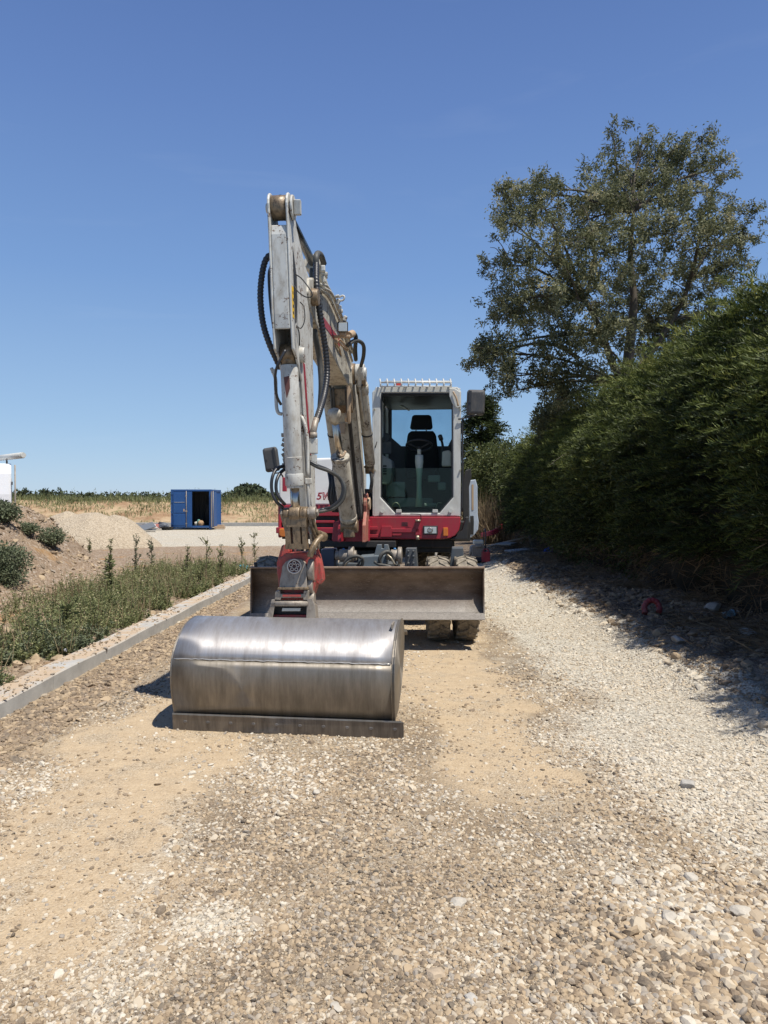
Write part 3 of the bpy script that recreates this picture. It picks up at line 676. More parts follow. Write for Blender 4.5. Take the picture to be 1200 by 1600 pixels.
for xx in (-.75, .39):
    mb = MB(); mb.box((xx, 8.30, .42), (.11, .60, .13)); mb.build('blade_arm', M['chassis'], EX, bevel=.01)
    mb = MB(); mb.cyl((xx, 8.06, .62), (xx, 8.5, .72), .05); mb.build('blade_cylinder', M['wornsteel'], EX)

# ---- slew ring and upper frame
mb = MB(); mb.lathe((-.18,10.3,.95), (0,0,1), [(0,.52),(.10,.52),(.10,.48),(.2,.48)], 40); mb.build('slew_ring', M['dark'], EX)
mb = MB(); mb.fbox(Bf, -1.0, 1.24, -3.1, -.32, 1.10, 1.20); mb.fbox(Bf, -.55, .5, -3.1, .02, 1.02, 1.10); mb.fbox(Bf, .501, 1.22, -2.9, -.42, .93, 1.098); mb.fbox(Bf, .25, 1.20, -.419, -.34, 1.0, 1.098)
mb.build('upper_frame', M['dark'], EX, bevel=.008)
UF = MB(); front_prism(UF, [(521,815),(577,812),(577,847),(521,848),(518,843)], .02, .5); UF.build('boom_bracket', M['red'], EX, bevel=.012)
# red ears holding the boom foot
for w0, w1, mat in ((.125,.165,'pink'), (-.17,-.13,'red')):
    mb = MB(); side_prism(mb, [(.32,1.10),(.30,1.30),(.17,1.46)]+arc(.06,1.56,.13,-10,200,10)+[(-.10,1.3),(-.14,1.1)], w0, w1); mb.build('boom_ear', M[mat], EX, bevel=.006)
mb = MB(); mb.cyl(Bf(-.20,.06,1.56), Bf(.195,.06,1.56), .045); mb.cyl(Bf(.166,.06,1.56), Bf(.195,.06,1.56), .075); mb.build('foot_pin', M['tan'], EX, bevel=.004)
# red front apron below the cab
AP = MB(); front_prism(AP, [(577,807.5),(719,807.5),(719.5,818),(717,829),(711,837),(702,841),(690,842.5),(577,842.5)], -.10, .35)
APO = AP.build('cab_apron', M['red'], EX, bevel=.01)
mb = MB(); mb.prism([fp(702,843,-.12), fp(712,838,-.12), fp(722,828,-.12), fp(728,808,-.12), fp(733,808,-.12), fp(731,843,-.12)], -fd*.3); mb.prism([fp(690,846,-.5), fp(735,846,-.5), fp(735,815,-.5), fp(690,815,-.5)], -fd*.6); mb.split('cab_step', M['dark'], EX, bevel=.01)
# relief on the apron
mb = MB()
for pts in ([(574,823),(590,823),(590,828),(577,828),(577,835),(590,835),(590,840),(572,840)], [(596,822),(611,822),(613,831),(612,839),(594,839)], [(611,826),(655,826),(655,832),(613,832)], [(649,813),(657,813),(657,836),(649,836)], [(613,834),(628,834),(626,837),(613,837)]):
    front_prism(mb, pts, -.055, .05)
mb.split('apron_relief', M['red'], EX, bevel=.004)
mb = MB(); mb.cyl(fp(652.5,837,-.04), fp(652.5,843.5,-.04), .022, seg=12); mb.cyl(fp(653,812,-.04), fp(653,815,-.04), .034, seg=12); mb.split('hose_stub', M['pin'], EX)
for k in range(3):
    mb = MB(); front_prism(mb, [(627.5,816.2+k*2.2),(637,816.2+k*2.2),(637,817.3+k*2.2),(627.5,817.3+k*2.2)], -.097, .006); mb.build('vent_slot', M['dark'], APO)
mb = MB(); front_prism(mb, [(661,821.5),(684,821.5),(684,835.5),(661,835.5)], -.085, .04); HL = mb.build('headlight', M['plastic'], EX, bevel=.006)
mb = MB(); front_prism(mb, [(663,823.3),(682,823.3),(682,833.7),(663,833.7)], -.080, .01); mb.build('lens', M['lens'], HL, bevel=.004)
mb = MB(); mb.lathe(fp(672,828.5,-.079), fd, [(0,.036),(.004,.033),(.005,.018),(.002,.012)], 16); mb.build('bulb_ring', M['chrome'], HL)
mb = MB(); front_prism(mb, [(692.5,824.5),(700,824.5),(700,837.5),(692.5,837.5)], -.075, .03); mb.build('marker_light', M['orange'], EX, bevel=.006)
mb = MB(); mb.tube([fp(641,803,-.06), fp(655,803.5,-.05), fp(657.5,806,-.05), fp(657.5,813,-.05)], .006, 6); mb.build('latch_wire', M['dark'], EX)

# ---- left engine cover
mb = MB(); P = []
zt, zb = 2.13, 1.54
sec = [(-1.02,zb),(-1.02,1.86),(-.99,1.97),(-.93,2.05),(-.83,2.11),(-.70,2.14),(-.22,2.15),(-.22,zb)]
mb.loft([[Bf(w, .05 if False else -.25-.06*max(0,(z-1.9)*4)**2, z) for w, z in sec], [Bf(w, -1.6, z+.03) for w, z in sec], [Bf(w, -3.0, z+.03) for w, z in sec]], smooth=False)
HC = mb.build('engine_cover', plain('cover_white', (.66,.66,.64), .3, 0, .06), EX, bevel=.02)
mb = MB(); mb.fbox(Bf, -1.02, -.22, -3.0, -.23, 1.40, 1.538); mb.build('cover_stripe', M['red'], EX, bevel=.008)
mb = MB(); mb.fbox(Bf, -1.0, -.26, -2.9, -.28, 1.22, 1.40); mb.build('side_grille', M['dark'], EX)
mb = MB(); mb.fbox(Bf, -1.03, -.30, -2.9, -.24, 1.31, 1.345); mb.fbox(Bf, -1.05, -.30, -2.9, -.20, 1.18, 1.255); mb.split('side_sill', M['red'], EX, bevel=.008)
mb = MB(); mb.fbox(Bf, -1.03, -.99, -.4, -.22, 1.12, 1.56); mb.build('corner_post', M['red'], EX, bevel=.02)
mb = MB(); front_prism(mb, [(436,826),(448,826),(448,839),(440,839),(436,836)], -.10, .10); mb.build('turn_light', M['orange'], EX, bevel=.01)
mb = MB(); front_prism(mb, [(441,746),(447,746),(447,768),(441,768)], -.12, .06); mb.build('light_box', M['red'], EX, bevel=.006)
# model lettering on the cover front
def letters(txt, p, size, m, ext, name, spread, parent):
    cu = bpy.data.curves.new(name, 'FONT'); cu.body = txt; cu.size = size; cu.extrude = ext; cu.shear = .25; cu.offset = spread
    t = bpy.data.objects.new(name, cu); me = bpy.data.meshes.new_from_object(t); me.name = name; me.materials.clear(); me.materials.append(m)
    bpy.data.objects.remove(t); o = bpy.data.objects.new(name, me); COL.objects.link(o); o.parent = parent; o.location = p-wpos(parent)
    o.rotation_euler = Matrix((fn, UZ, fn.cross(UZ))).transposed().to_euler(); return o
letters('5', fp(494,780.5,-.205), .125, M['red'], .003, 'lettering', .004, HC)
letters('W', fp(502,780.5,-.205), .125, M['red'], .003, 'lettering', .007, HC)
letters('W', fp(502,780.5,-.2005), .125, HC.data.materials[0], .003, 'letter_infill', -.0035, HC)

# ---- cab
CABS, CABB = -.15, -1.72
def ring_frame(mb, outer, inner, s, th):
    n = len(outer); A = [fp(*p, s) for p in outer]; B = [fp(*p, s) for p in inner]; o = -fd*th
    for i in range(n):
        j = (i+1) % n
        mb.add([A[i], A[j], B[j], B[i], A[i]+o, A[j]+o, B[j]+o, B[i]+o], [(0,1,2,3),(7,6,5,4),(0,4,5,1),(3,2,6,7)])
outer = [(587,604.5),(715,604.5),(720.5,612),(720.5,775),(720.5,806.5),(583.5,806.5),(583.5,775),(584,612)]
inner = [(596,613.5),(705,613.5),(707.5,620),(708,777),(687,801.5),(617,801.5),(594.5,777),(594.5,620)]
mb = MB(); ring_frame(mb, outer, inner, CABS, .07); CAB = mb.build('cab', M['cabwhite'], EX, bevel=.012)
inner2 = [(598,615.5),(703,615.5),(705.5,622),(706,776),(686,799.5),(618,799.5),(596.5,776),(596.5,622)]
mb = MB(); ring_frame(mb, inner, inner2, CABS-.012, .05); mb.build('window_seal', M['plastic'], CAB)
wl = (fp(584,700,CABS)-F0).dot(fn); wr = (fp(720.5,700,CABS)-F0).dot(fn); zt = fp(650,604.5,CABS).z; zb = fp(650,806.5,CABS).z
mb = MB()
mb.fbox(Bf, wl+.01, wr-.01, CABB, CABS-.07, zt-.07, zt-.01)                      # roof
for w in (wl, wr-.05):
    mb.fbox(Bf, w, w+.05, CABB, CABS-.072, zb, zb+.62 if w == wl else zb+.10)      # lower side walls
    mb.fbox(Bf, w, w+.05, CABB, CABB+.09, zb, zt-.075); mb.fbox(Bf, w+.002, w+.048, CABB+.78, CABB+.84, zb, zt-.075)
mb.build('cab_shell', M['cabwhite'], CAB, bevel=.008)
mb = MB(); mb.fbox(Bf, wl+.055, wr-.055, CABB+.06, CABS-.08, zb-.03, zb+.03); mb.fbox(Bf, wl+.052, wr-.052, CABB+.05, CABS-.08, zt-.10, zt-.072)
mb.fbox(Bf, wl+.052, wr-.052, CABB+.02, CABB+.05, zb+.03, zb+.78)
mb.split('cab_lining', M['plastic'], CAB)
mb = MB(); so_ = [(578+24,606),(712,606),(716,630),(716,700),(716,740),(598,740),(598,700),(598,630)]
si_ = [(618,630),(700,630),(705.5,636),(705.5,686),(700,697),(627,697),(612,684),(612,638)]
ring_frame(mb, so_, si_, CABB+.03, .04); mb.build('rear_frame', M['plastic'], CAB, bevel=.006)
mb = MB(); front_prism(mb, si_, CABB+.01, .006); mb.build('rear_window', M['rearglass'], CAB)
mb = MB(); front_prism(mb, [(624,622.5),(674,622.5),(674,629),(624,629)], CABB+.10, .03); mb.build('rear_label_panel', M['console'], CAB)
mb = MB(); front_prism(mb, [(643,623),(655,623),(654,629),(644,629)], CABB+.107, .006); mb.build('warning_sticker', plain('green_grey', (.10,.16,.14), .5), CAB)
mb = MB(); front_prism(mb, [(594.8,731.5),(707.6,731.5),(708,777),(687,801),(617,801),(594.6,777)], CABS-.03, .006); mb.build('lower_windscreen', M['glass'], CAB)
for w, nm in ((wl+.022, 'side_window'), (wr-.028, 'door_window')):
    for (a, b) in ((CABB+.092, CABB+.778), (CABB+.842, CABS-.074)):
        mb = MB(); mb.fbox(Bf, w, w+.006, a, b, zb+.62 if nm[0] == 's' else zb+.10, zt-.10); mb.build(nm, M['glass'], CAB)
for px in (619,676): 
    mb = MB(); front_prism(mb, [(px,796),(px+8,796),(px+8.5,801),(px-.5,801)], CABS+.012, .03); mb.build('glass_clip', M['cabwhite'], CAB, bevel=.003)
for px in (597,704): 
    mb = MB(); mb.cyl(fp(px,798,CABS), fp(px,798,CABS+.05), .022, .026, 12); mb.build('rubber_stop', M['cabwhite'], CAB)
mb = MB(); front_prism(mb, [(581.5,613),(584.5,609),(586,640),(586,806),(582,806)], CABS-.002, .05); mb.build('front_pillar_edge', M['cabwhite'], CAB, bevel=.006)
mb = MB(); mb.tube([fp(586,700,CABS+.012), fp(589,690,CABS+.014)], .006, 6); mb.build('paint_chip', M['dark'], CAB)
for (px, py) in ((585,640),(586,735),(719,640),(719,735)):
    mb = MB(); mb.cyl(fp(px,py,CABS), fp(px,py,CABS+.02), .012, seg=8); mb.build('pillar_bolt', M['pin'], CAB)
# guard rack over the roof
GR = MB(); 
for k in range(11):
    px = 595.5+k*11; GR.tube([fp(px-1,603.5,CABS+.05), fp(px-1,598,CABS+.05), fp(px-2,592.5,CABS-.02)], .011, 6)
for yy, ss in ((604,CABS+.05),(597.5,CABS+.05)): GR.cyl(fp(594,yy,ss), fp(706,yy,ss), .011, seg=8)
GR.cyl(fp(601,596,CABS-.5), fp(703,596,CABS-.5), .010, seg=8)
for k in range(4): px = 597+k*35; GR.cyl(fp(px,603,CABS+.04), Bf((fp(px,603,CABS)-F0).dot(fn), CABS-.55, zt+.04), .008, seg=6)
GR.build('roof_guard', M['cabwhite'], CAB)
mb = MB(); mb.box(fp(623,600,CABS-.35), (.07,.05,.05)); mb.build('roof_light', plain('red_lens', (.45,.05,.03), .3), CAB, bevel=.008)
mb = MB(); front_prism(mb, [(701.5,606),(711,607),(719,612),(720,636),(714,638),(707,631),(702,619)], CABS+.02, .02); mb.build('wiper_cover', M['cabwhite'], CAB, bevel=.008)
mb = MB(); mb.tube([fp(708,612,CABS+.04), fp(713,622,CABS+.045), fp(716,634,CABS+.04)], .012, 6); mb.build('wiper_arm', M['tan'], CAB)
mb = MB(); mb.tube([fp(594,616,CABS-.1), fp(600,616,CABS-.1), fp(601,650,CABS-.5), fp(600,690,CABS-.5)], .012, 6); mb.build('grab_tube', M['plastic'], CAB)
# inside mirror seen through the rear window
mb = MB(); mb.lathe(fp(632,638,-.9), Vector((.5,-.2,.9)), [(0,.075),(.01,.08),(.02,.05)], 20); mb.build('round_mirror', M['column'], CAB)
# seat
ST = CABB+.35
mb = MB(); front_prism(mb, [(644,649.5),(648,648),(670,648),(674,650),(676,668),(673,671),(642,671),(640.5,668)], ST, .09); SE = mb.build('seat', M['seat'], CAB, bevel=.03)
mb = MB(); front_prism(mb, [(637,676),(643,673),(676,673),(681,677),(685,712),(685,745),(632,745),(632,712)], ST+.05, .14); mb.build('seat_back', M['seat'], SE, bevel=.04)
mb = MB(); front_prism(mb, [(636,735),(682,735),(684,750),(634,750)], ST+.5, .5); mb.build('seat_cushion', M['seat'], SE, bevel=.03)
mb = MB(); mb.cyl(fp(650,668,ST-.02), fp(650,676,ST-.02), .008); mb.cyl(fp(666,668,ST-.02), fp(666,676,ST-.02), .008); mb.split('headrest_post', M['pin'], SE)
# steering
mb = MB(); c = fp(655,696,CABS-.38); ax = (UZ*.93-fd*.36).normalized(); x = fn; y_ = ax.cross(x)
mb.tube([c+(x*math.cos(t)+y_*math.sin(t))*.168 for t in np.linspace(0, 2*math.pi, 25)], .012, 8, steps=1)
for a in (R(90), R(210), R(330)): mb.cyl(c-ax*.05, c+(x*math.cos(a)+y_*math.sin(a))*.165, .010, seg=6)
mb.lathe(c-ax*.06, ax, [(0,.03),(.02,.04),(.03,.03)], 14); mb.build('steering_wheel', M['plastic'], CAB)
mb = MB(); rings = []
for (py, hw, dep) in ((711,6.2,.10),(722,6.6,.10),(733,5.3,.09),(745,4.0,.08),(762,3.9,.08),(778,4.6,.09),(792,6.5,.12)):
    cc = fp(655,py,CABS-.34); hw_ = hw*9.4/1156; rings.append([cc+fn*hw_*math.cos(t)+fd*dep*.5*math.sin(t) for t in np.linspace(0,2*math.pi,17)[:-1]])
mb.loft(rings); mb.cyl(fp(655,711,CABS-.34), c-ax*.03, .025); mb.build('steering_column', M['column'], CAB)
mb = MB(); mb.tube([fp(690,720,-.9), fp(692,700,-.85), fp(689,684,-.8)], .017, 8); mb.lathe(fp(690,688,-.8), fp(687,680,-.78)-fp(690,688,-.8), [(0,.02),(.01,.03),(.07,.03),(.08,.015)], 12); mb.build('joystick', M['plastic'], CAB)
mb = MB(); front_prism(mb, [(691,705),(702,703),(705,707),(705,729),(690,729)], -.8, .3); mb.build('armrest', M['column'], CAB, bevel=.02)
mb = MB(); front_prism(mb, [(595,711),(600,712),(611,718),(613,728),(611,752),(606,757),(595,757)], -.42, .4); CO = mb.build('console', M['console'], CAB, bevel=.015)
mb = MB()
for k in range(4): front_prism(mb, [(598.5,727+k*4),(604,727+k*4),(604,729.5+k*4),(598.5,729.5+k*4)], -.412, .01)
mb.build('console_button', M['dark'], CO)
mb = MB(); mb.lathe(fp(602,684,-.9), fd+UZ*.3, [(-.03,.05),(0,.07),(.02,.065)], 18); mb.box(fp(602,700,-.9), (.16,.12,.16)); mb.build('left_gauge', M['mirrorback'], CAB)
mb = MB(); mb.box(fp(678,748,-.7), (.16,.10,.09)); mb.box(fp(690,760,-.6), (.10,.15,.10)); mb.box(fp(618,765,-.8), (.25,.3,.2)); mb.box(fp(672,789,-.42), (.16,.10,.05)); mb.box(fp(640,785,-.9), (.6,.4,.12)); mb.split('floor_gear', M['console'], CAB, bevel=.015)
mb = MB(); mb.tube([fp(612,793,-.3), fp(616,786,-.3), fp(622,787,-.3), fp(627,797,-.3)], .006, 6); mb.tube([fp(681,794,-.3), fp(684,786,-.3), fp(690,786,-.3)], .006, 6); mb.split('pedal_rod', M['pin'], CAB)
# right side: handrail, mirrors, open engine door
mb = MB(); mb.tube([fp(716,655,CABS+.02), fp(722.5,654,CABS+.02), fp(736,650,CABS), fp(740,646,CABS-.02)], .010, 6); mb.tube([fp(723,655,CABS), fp(722.5,690,CABS), fp(723,745,CABS), fp(722,800,CABS)], .012, 8); mb.build('mirror_stay', M['plastic'], EX)
mb = MB(); front_prism(mb, [(716.5,661),(723,661),(723,677),(716.5,677)], CABS-.02, .04); mb.build('stay_clamp', M['plastic'], EX, bevel=.006)
def mirror(px, py, s, wpx, hpx, tilt):
    c = fp(px, py, s); k = 9.3/1156; w, h = wpx*k, hpx*k; Rm = Matrix.Rotation(tilt, 3, fd) @ Matrix((fn, -fd, UZ)).transposed()
    mb = MB(); pr = [(-.5,-.42),(-.42,-.5),(.40,-.5),(.48,-.42),(.5,.38),(.42,.5),(-.4,.5),(-.5,.42)]
    rr = []
    for (dy, sc) in ((-.045,.72),(-.04,.88),(-.01,1.0),(.03,1.0),(.045,.95)): rr.append([c+Rm @ Vector((x*w*sc, dy, z*h*sc)) for x, z in pr])
    mb.loft(rr, smooth=False); o = mb.build('side_mirror', M['mirrorback'], EX, bevel=.012)
    mb = MB(); mb.box(c+Rm @ Vector((0, .049, 0)), (w*.86, .004, h*.9), Rm); mb.build('mirror_glass', M['chrome'], o)
    mb = MB(); mb.box(c+Rm @ Vector((-w*.32*(1 if px > 600 else -1), -.045, .02)), (w*.14, .02, h*.75), Rm); mb.cyl(c+Rm @ Vector((-w*.3,-.04,0)), c+Rm @ Vector((-w*.3,-.062,0)), .012, seg=8); mb.build('mirror_hinge', M['plastic'], o)
mirror(743.5, 629, CABS+.0, 28, 39, R(-2)); mirror(424, 718, CABS+.05, 23, 38, R(9))
mb = MB(); mb.tube([fp(424,733,-.05), fp(429,739,-.05), fp(436,739,-.08), fp(442,745,-.15), fp(444,760,-.2)], .010, 6); mb.tube([fp(738,650,-.1), fp(745,648,-.1)], .010, 6); mb.split('mirror_stay', M['plastic'], EX)
mb = MB(); front_prism(mb, [(727,735),(736,732),(737,745),(733,760),(733,836),(726,842),(723,830),(724,750)], -.9, .15); mb.build('door_edge', M['dark'], EX, bevel=.01)
mb = MB(); front_prism(mb, [(731,751),(743,749),(746,760),(746.5,805),(748,815),(747,828),(741,836),(733,842),(733,790)], -1.4, .05); DP = mb.build('open_side_door', plain('door_inner_paint', (.40,.46,.54), .45), EX, bevel=.01)
mb = MB(); front_prism(mb, [(737,757),(740,757),(740,797),(737,797)], -1.395, .01); mb.build('door_strut', M['tan'], DP)
mb = MB(); front_prism(mb, [(735,806),(740,806),(740.5,815),(740,835),(735,835)], -1.395, .01); mb.build('door_opening', M['dark'], DP)
mb = MB(); mb.fbox(Bf, .1, 1.24, -3.1, -1.76, 1.2, 1.95); mb.build('rear_housing', M['cover'] if 'cover' in M else M['cabwhite'], EX, bevel=.03)
mb = MB(); mb.fbox(Bf, -.2, .12, -2.6, -.5, 1.2, 1.75); mb.build('tank_housing', M['dark'], EX, bevel=.02)

# ---- boom
mb = MB(); side_prism(mb, [(-.10,1.50)]+arc(.02,1.52,.13,200,320,5)+[(.42,2.10),(.80,2.62),(1.12,2.86),(1.14,3.02),(.96,3.12),(.72,3.06),(.38,2.58),(.02,2.0)], -.115, .115)
mb.build('base_boom', M['cream'], EX, bevel=.015)
mb = MB(); side_prism(mb, [(.88,2.90),(1.3,2.82),(2.2,2.92),(3.05,3.02),(3.36,3.10),(3.44,3.20),(3.40,3.32),(3.15,3.40),(2.6,3.44),(2.0,3.36),(1.4,3.22),(.95,3.12)], -.105, .105)
FB = mb.build('front_boom', M['cream'], EX, bevel=.015)
mb = MB(); mb.fbox(Bf, .1055, .109, 1.9, 2.95, 3.10, 3.17); mb.build('red_stripe', M['red'], FB)
mb = MB(); mb.cyl(Bf(-.24,1.0,3.0), Bf(.26,1.0,3.0), .055, seg=20); mb.cyl(Bf(.14,1.0,3.0), Bf(.24,1.0,3.0), .095, seg=20); mb.cyl(Bf(-.13,1.0,3.0), Bf(-.22,1.0,3.0), .095, seg=20); mb.split('elbow_pin', M['white'], EX, bevel=.008)
mb = MB(); mb.cyl(Bf(.02,.98,2.99), Bf(.136,.98,2.99), .115, seg=20); mb.build('elbow_boss', M['greasy'], EX)
# adjusting cylinders either side
for w in (.20, -.20):
    mb = MB(); mb.cyl(Bf(w,.92,2.90), Bf(w+.01,.22,2.04), .062, seg=20); mb.cyl(Bf(w,.90,2.88), Bf(w,.84,2.80), .070, seg=20); mb.build('adjust_cylinder', M['cream'], EX, bevel=.004)
    mb = MB(); mb.cyl(Bf(w-.05,.96,2.93), Bf(w+.05,.96,2.93), .075, seg=16); mb.cyl(Bf(w-.05,.17,1.98), Bf(w+.05,.17,1.98), .06, seg=16); mb.split('cylinder_eye', M['greasy'], EX)
# boom lift cylinder in front of the boom
lt, lb = fp(522,645,1.35), fp(546,822,.55); dv = (lb-lt)
mb = MB(); mb.cyl(lt+dv*.37, lb-dv*.06, .098, seg=28); mb.cyl(lt+dv*.36, lt+dv*.385, .104, seg=28); mb.cyl(lt+dv*.9, lt+dv*.93, .102, seg=28); mb.build('lift_cylinder', M['cream'], EX, bevel=.004)
mb = MB(); mb.cyl(lt+dv*.08, lt+dv*.40, .040, seg=20); mb.build('lift_rod', M['chrome'], EX)
mb = MB(); mb.lathe(lt-dv*.03, dv, [(0,.03),(.015,.06),(.04,.072),(.10,.072),(.13,.055),(.16,.05)], 20); mb.build('rod_end', M['cream'], EX)
mb = MB(); mb.cyl(lb-fn*.10, lb+fn*.10, .075, seg=18); mb.box(lb+Vector((0,0,-.05)), (.13,.13,.16)); mb.build('cylinder_foot', M['greasy'], EX, bevel=.01)
mb = MB(); mb.tube([fp(529,709,1.12), fp(535,713,1.14), fp(540,705,1.12)], .014, 8); mb.build('rod_guard', M['tan'], EX)
mb = MB(); side_prism(mb, [(1.30,2.82),(1.28,2.55),(1.22,2.42),(1.16,2.45),(1.15,2.80)], .085, .112); mb.cyl(fp(539,652,1.2), fp(543,652,1.2), .05, seg=16); mb.build('link_ear', M['tan'], EX, bevel=.006)
mb = MB(); side_prism(mb, [(.95,2.82),(1.20,2.80),(1.16,2.62),(.98,2.56),(.86,2.66)], -.112, .112); mb.build('elbow_housing', M['greasy'], EX, bevel=.01)
for s_, z_ in ((.62,2.46),(.40,2.12)):
    mb = MB(); mb.fbox(Bf, -.10, -.02, s_+.085, s_+.10, z_-.10, z_+.02); mb.build('cover_plate', M['tan'], EX, bevel=.004)
for w_ in (-.09, -.065, .07, .095):
    mb = MB(); mb.tube([Bf(w_, 1.28, 2.80), Bf(w_, 1.16, 2.58), Bf(w_*.9, .92, 2.35), Bf(w_*.9, .62, 1.95), Bf(w_, .42, 1.62), Bf(w_*1.2, .34, 1.36)], .012, 6); mb.build('hydraulic_hose', M['hose' if w_ > 0 else 'dustyhose'], EX)
# bands round the cylinders
mb = MB(); mb.lathe(Bf(.206,.50,2.384), Bf(.2,.22,2.04)-Bf(.2,.92,2.9), [(0,.066),(.02,.066)], 20); mb.lathe(Bf(-.195,.50,2.384), Bf(.2,.22,2.04)-Bf(.2,.92,2.9), [(0,.066),(.02,.066)], 20); mb.split('pipe_band', M['dark'], EX)
# arm cylinder above the boom
mb = MB(); mb.cyl(Bf(0,2.75,3.66), Bf(0,1.35,3.36), .068, seg=22); mb.cyl(Bf(0,2.75,3.66), Bf(0,2.66,3.64), .074, seg=22); mb.build('arm_cylinder', M['cream'], EX, bevel=.004)
mb = MB(); mb.cyl(Af(0,3.92,3.72), Bf(0,2.7,3.65), .036, seg=16); mb.build('arm_rod', plain('shaded_rod', (.12,.12,.12), .25, .8), EX)
mb = MB()
for w in (-.07,.07): side_prism(mb, [(1.20,3.15),(1.22,3.34),(1.32,3.42),(1.44,3.36),(1.55,3.22)], w-.012, w+.012)
mb.cyl(Bf(-.09,1.32,3.36), Bf(.09,1.32,3.36), .03); mb.build('cylinder_bracket', M['cream'], EX)
# steel pipes along the boom's right side
for k in range(3):
    mb = MB(); w = .125+.028*k if k < 2 else .118; dz = (.0,.03,.09)[k]
    mb.tube([Bf(w,3.05,3.33+dz*.5), Bf(w,2.6,3.38+dz), Bf(w,2.0,3.31+dz), Bf(w,1.45,3.18+dz), Bf(w,1.15,3.10+dz)], .0125, 8); mb.build('hydraulic_pipe', M['cream'], EX)
# brackets, valve stack and work light on the boom's right shoulder
mb = MB()
for (px, py, s, a, b, t) in ((505,420,3.0,.035,.05,0),(507,428,2.95,.055,.03,10),(506,437,2.95,.03,.06,-15),(510,433,2.9,.02,.02,0),(528,472,2.45,.035,.055,25),(531,481,2.4,.03,.04,10),(534,486,2.35,.02,.03,0),(539,498,2.3,.035,.05,20),(527,463,2.5,.04,.02,-10)): mb.box(fp(px,py,s), (a,.05,b), Matrix.Rotation(R(t), 3, 'Y'))
mb.tube([fp(529,465,2.45), fp(535,462,2.45), fp(538,464,2.45), fp(536,469,2.45), fp(530,470,2.45)], .010, 6); mb.split('pipe_clamp', M['white'], EX, bevel=.008)
mb = MB(); mb.box(fp(535.5,511,2.3), (.098,.05,.098)); WL = mb.build('work_light', M['plastic'], EX, bevel=.012)
mb = MB(); mb.box(fp(535.5,511,2.33), (.080,.012,.080)); mb.build('lens', M['lens'], WL, bevel=.004)
mb = MB(); mb.box(fp(535,521,2.28), (.05,.03,.04)); mb.fbox(lambda a,b,c: fp(534,526,2.25)+fn*a+fd*b+UZ*c, -.09, .08, -.02, .02, -.012, .012); mb.cyl(fp(545,524,2.2), fp(551,521,2.1), .035, seg=14); mb.box(fp(523,533,2.2), (.06,.05,.05)); mb.split('lamp_bracket', M['tan'], EX, bevel=.006)
for pts, r, m_ in (([(546,526,2.1),(552,521,2.05),(556,528,1.9),(555,545,1.6),(556,562,1.3)], .022, 'hose'), ([(543,540,2.1),(552,533,2.0),(561,533,1.8),(568,540,1.6),(568,556,1.4),(564,572,1.2)], .020, 'dustyhose'),
                   ([(564,572,1.1),(562,590,1.05),(561,604,1.0)], .026, 'white'), ([(567,585,1.0),(566,600,1.0),(563,604,1.0)], .012, 'hose'),
                   ([(528,532,2.2),(534,540,2.1),(542,548,1.9)], .009, 'tan'), ([(531,530,2.2),(538,538,2.1),(544,546,1.9)], .009, 'tan'), ([(524,535,2.2),(530,545,2.0),(533,556,1.8)], .009, 'tan'),
                   ([(561,604,1.0),(566,640,.8),(571,668,.6),(578,690,.4),(581,720,.3)], .016, 'cream'), ([(570,728,.2),(578,735,.2),(581,750,.2),(579,768,.15)], .022, 'dustyhose')):
    mb = MB(); mb.tube([fp(*p) for p in pts], r, 8); mb.build('hydraulic_hose', M[m_], EX)
# shaded hoses left of the lift cylinder
for i in range(5):
    mb = MB(); x = 513+i*3.5; mb.tube([fp(x,735+i*4,.2), fp(x+3,755,.3), fp(x+1,775+i*3,.3), fp(x+8,800,.25)], .018, 6); mb.build('hydraulic_hose', M['dustyhose' if i % 2 else 'hose'], EX)

# ---- arm
W = .074
mb = MB()
outl = arc(3.92,3.66,.10,-20,150,9)+[(3.72,3.58),(3.44,3.40),(3.24,3.34)]+arc(3.30,3.20,.16,150,230,5)+[(3.24,2.80),(3.30,2.0),(3.34,1.35)]+arc(3.40,1.12,.09,180,300,6)+[(3.55,1.40),(3.62,2.0),(3.70,2.48),(3.86,2.62),(3.96,2.66),(3.985,2.9),(4.0,3.4)]
side_prism(mb, outl, W-.018, W, Af); side_prism(mb, outl, -W, -W+.018, Af)
# front, middle and rear plates between the cheeks
side_prism(mb, [(3.985,3.52),(3.998,3.45),(3.985,2.9),(3.975,2.80),(3.955,2.80),(3.965,3.45),(3.955,3.52)], -W+.0182, W-.0182, Af)
side_prism(mb, [(3.70,2.48),(3.62,2.0),(3.55,1.42),(3.53,1.42),(3.60,2.0),(3.68,2.48)], -W+.0182, W-.0182, Af)
side_prism(mb, [(3.26,2.80),(3.32,2.0),(3.35,1.35),(3.37,1.35),(3.34,2.0),(3.28,2.80)], -W+.0182, W-.0182, Af)
ARM = mb.build('arm', M['white'], EX, bevel=.008)
mb = MB(); side_prism(mb, [(3.74,3.55),(3.5,3.35),(3.62,2.9),(3.9,2.9),(3.86,3.42)], -W+.02, W-.02, Af); mb.build('arm_web', M['dark'], ARM)
mb = MB(); mb.cyl(Af(-.10,3.92,3.66), Af(.135,3.92,3.66), .035, seg=18); mb.cyl(Af(.083,3.92,3.66), Af(.10,3.92,3.66), .085, seg=20); mb.box(Af(.125,3.93,3.655), (.05,.06,.10), Matrix.Rotation(R(12),3,'X')); mb.build('horn_pin', M['white'], ARM, bevel=.006)
mb = MB(); mb.cyl(Af(-.06,3.92,3.66), Af(.06,3.92,3.66), .085, seg=22); mb.build('rod_eye', M['greasy'], ARM)
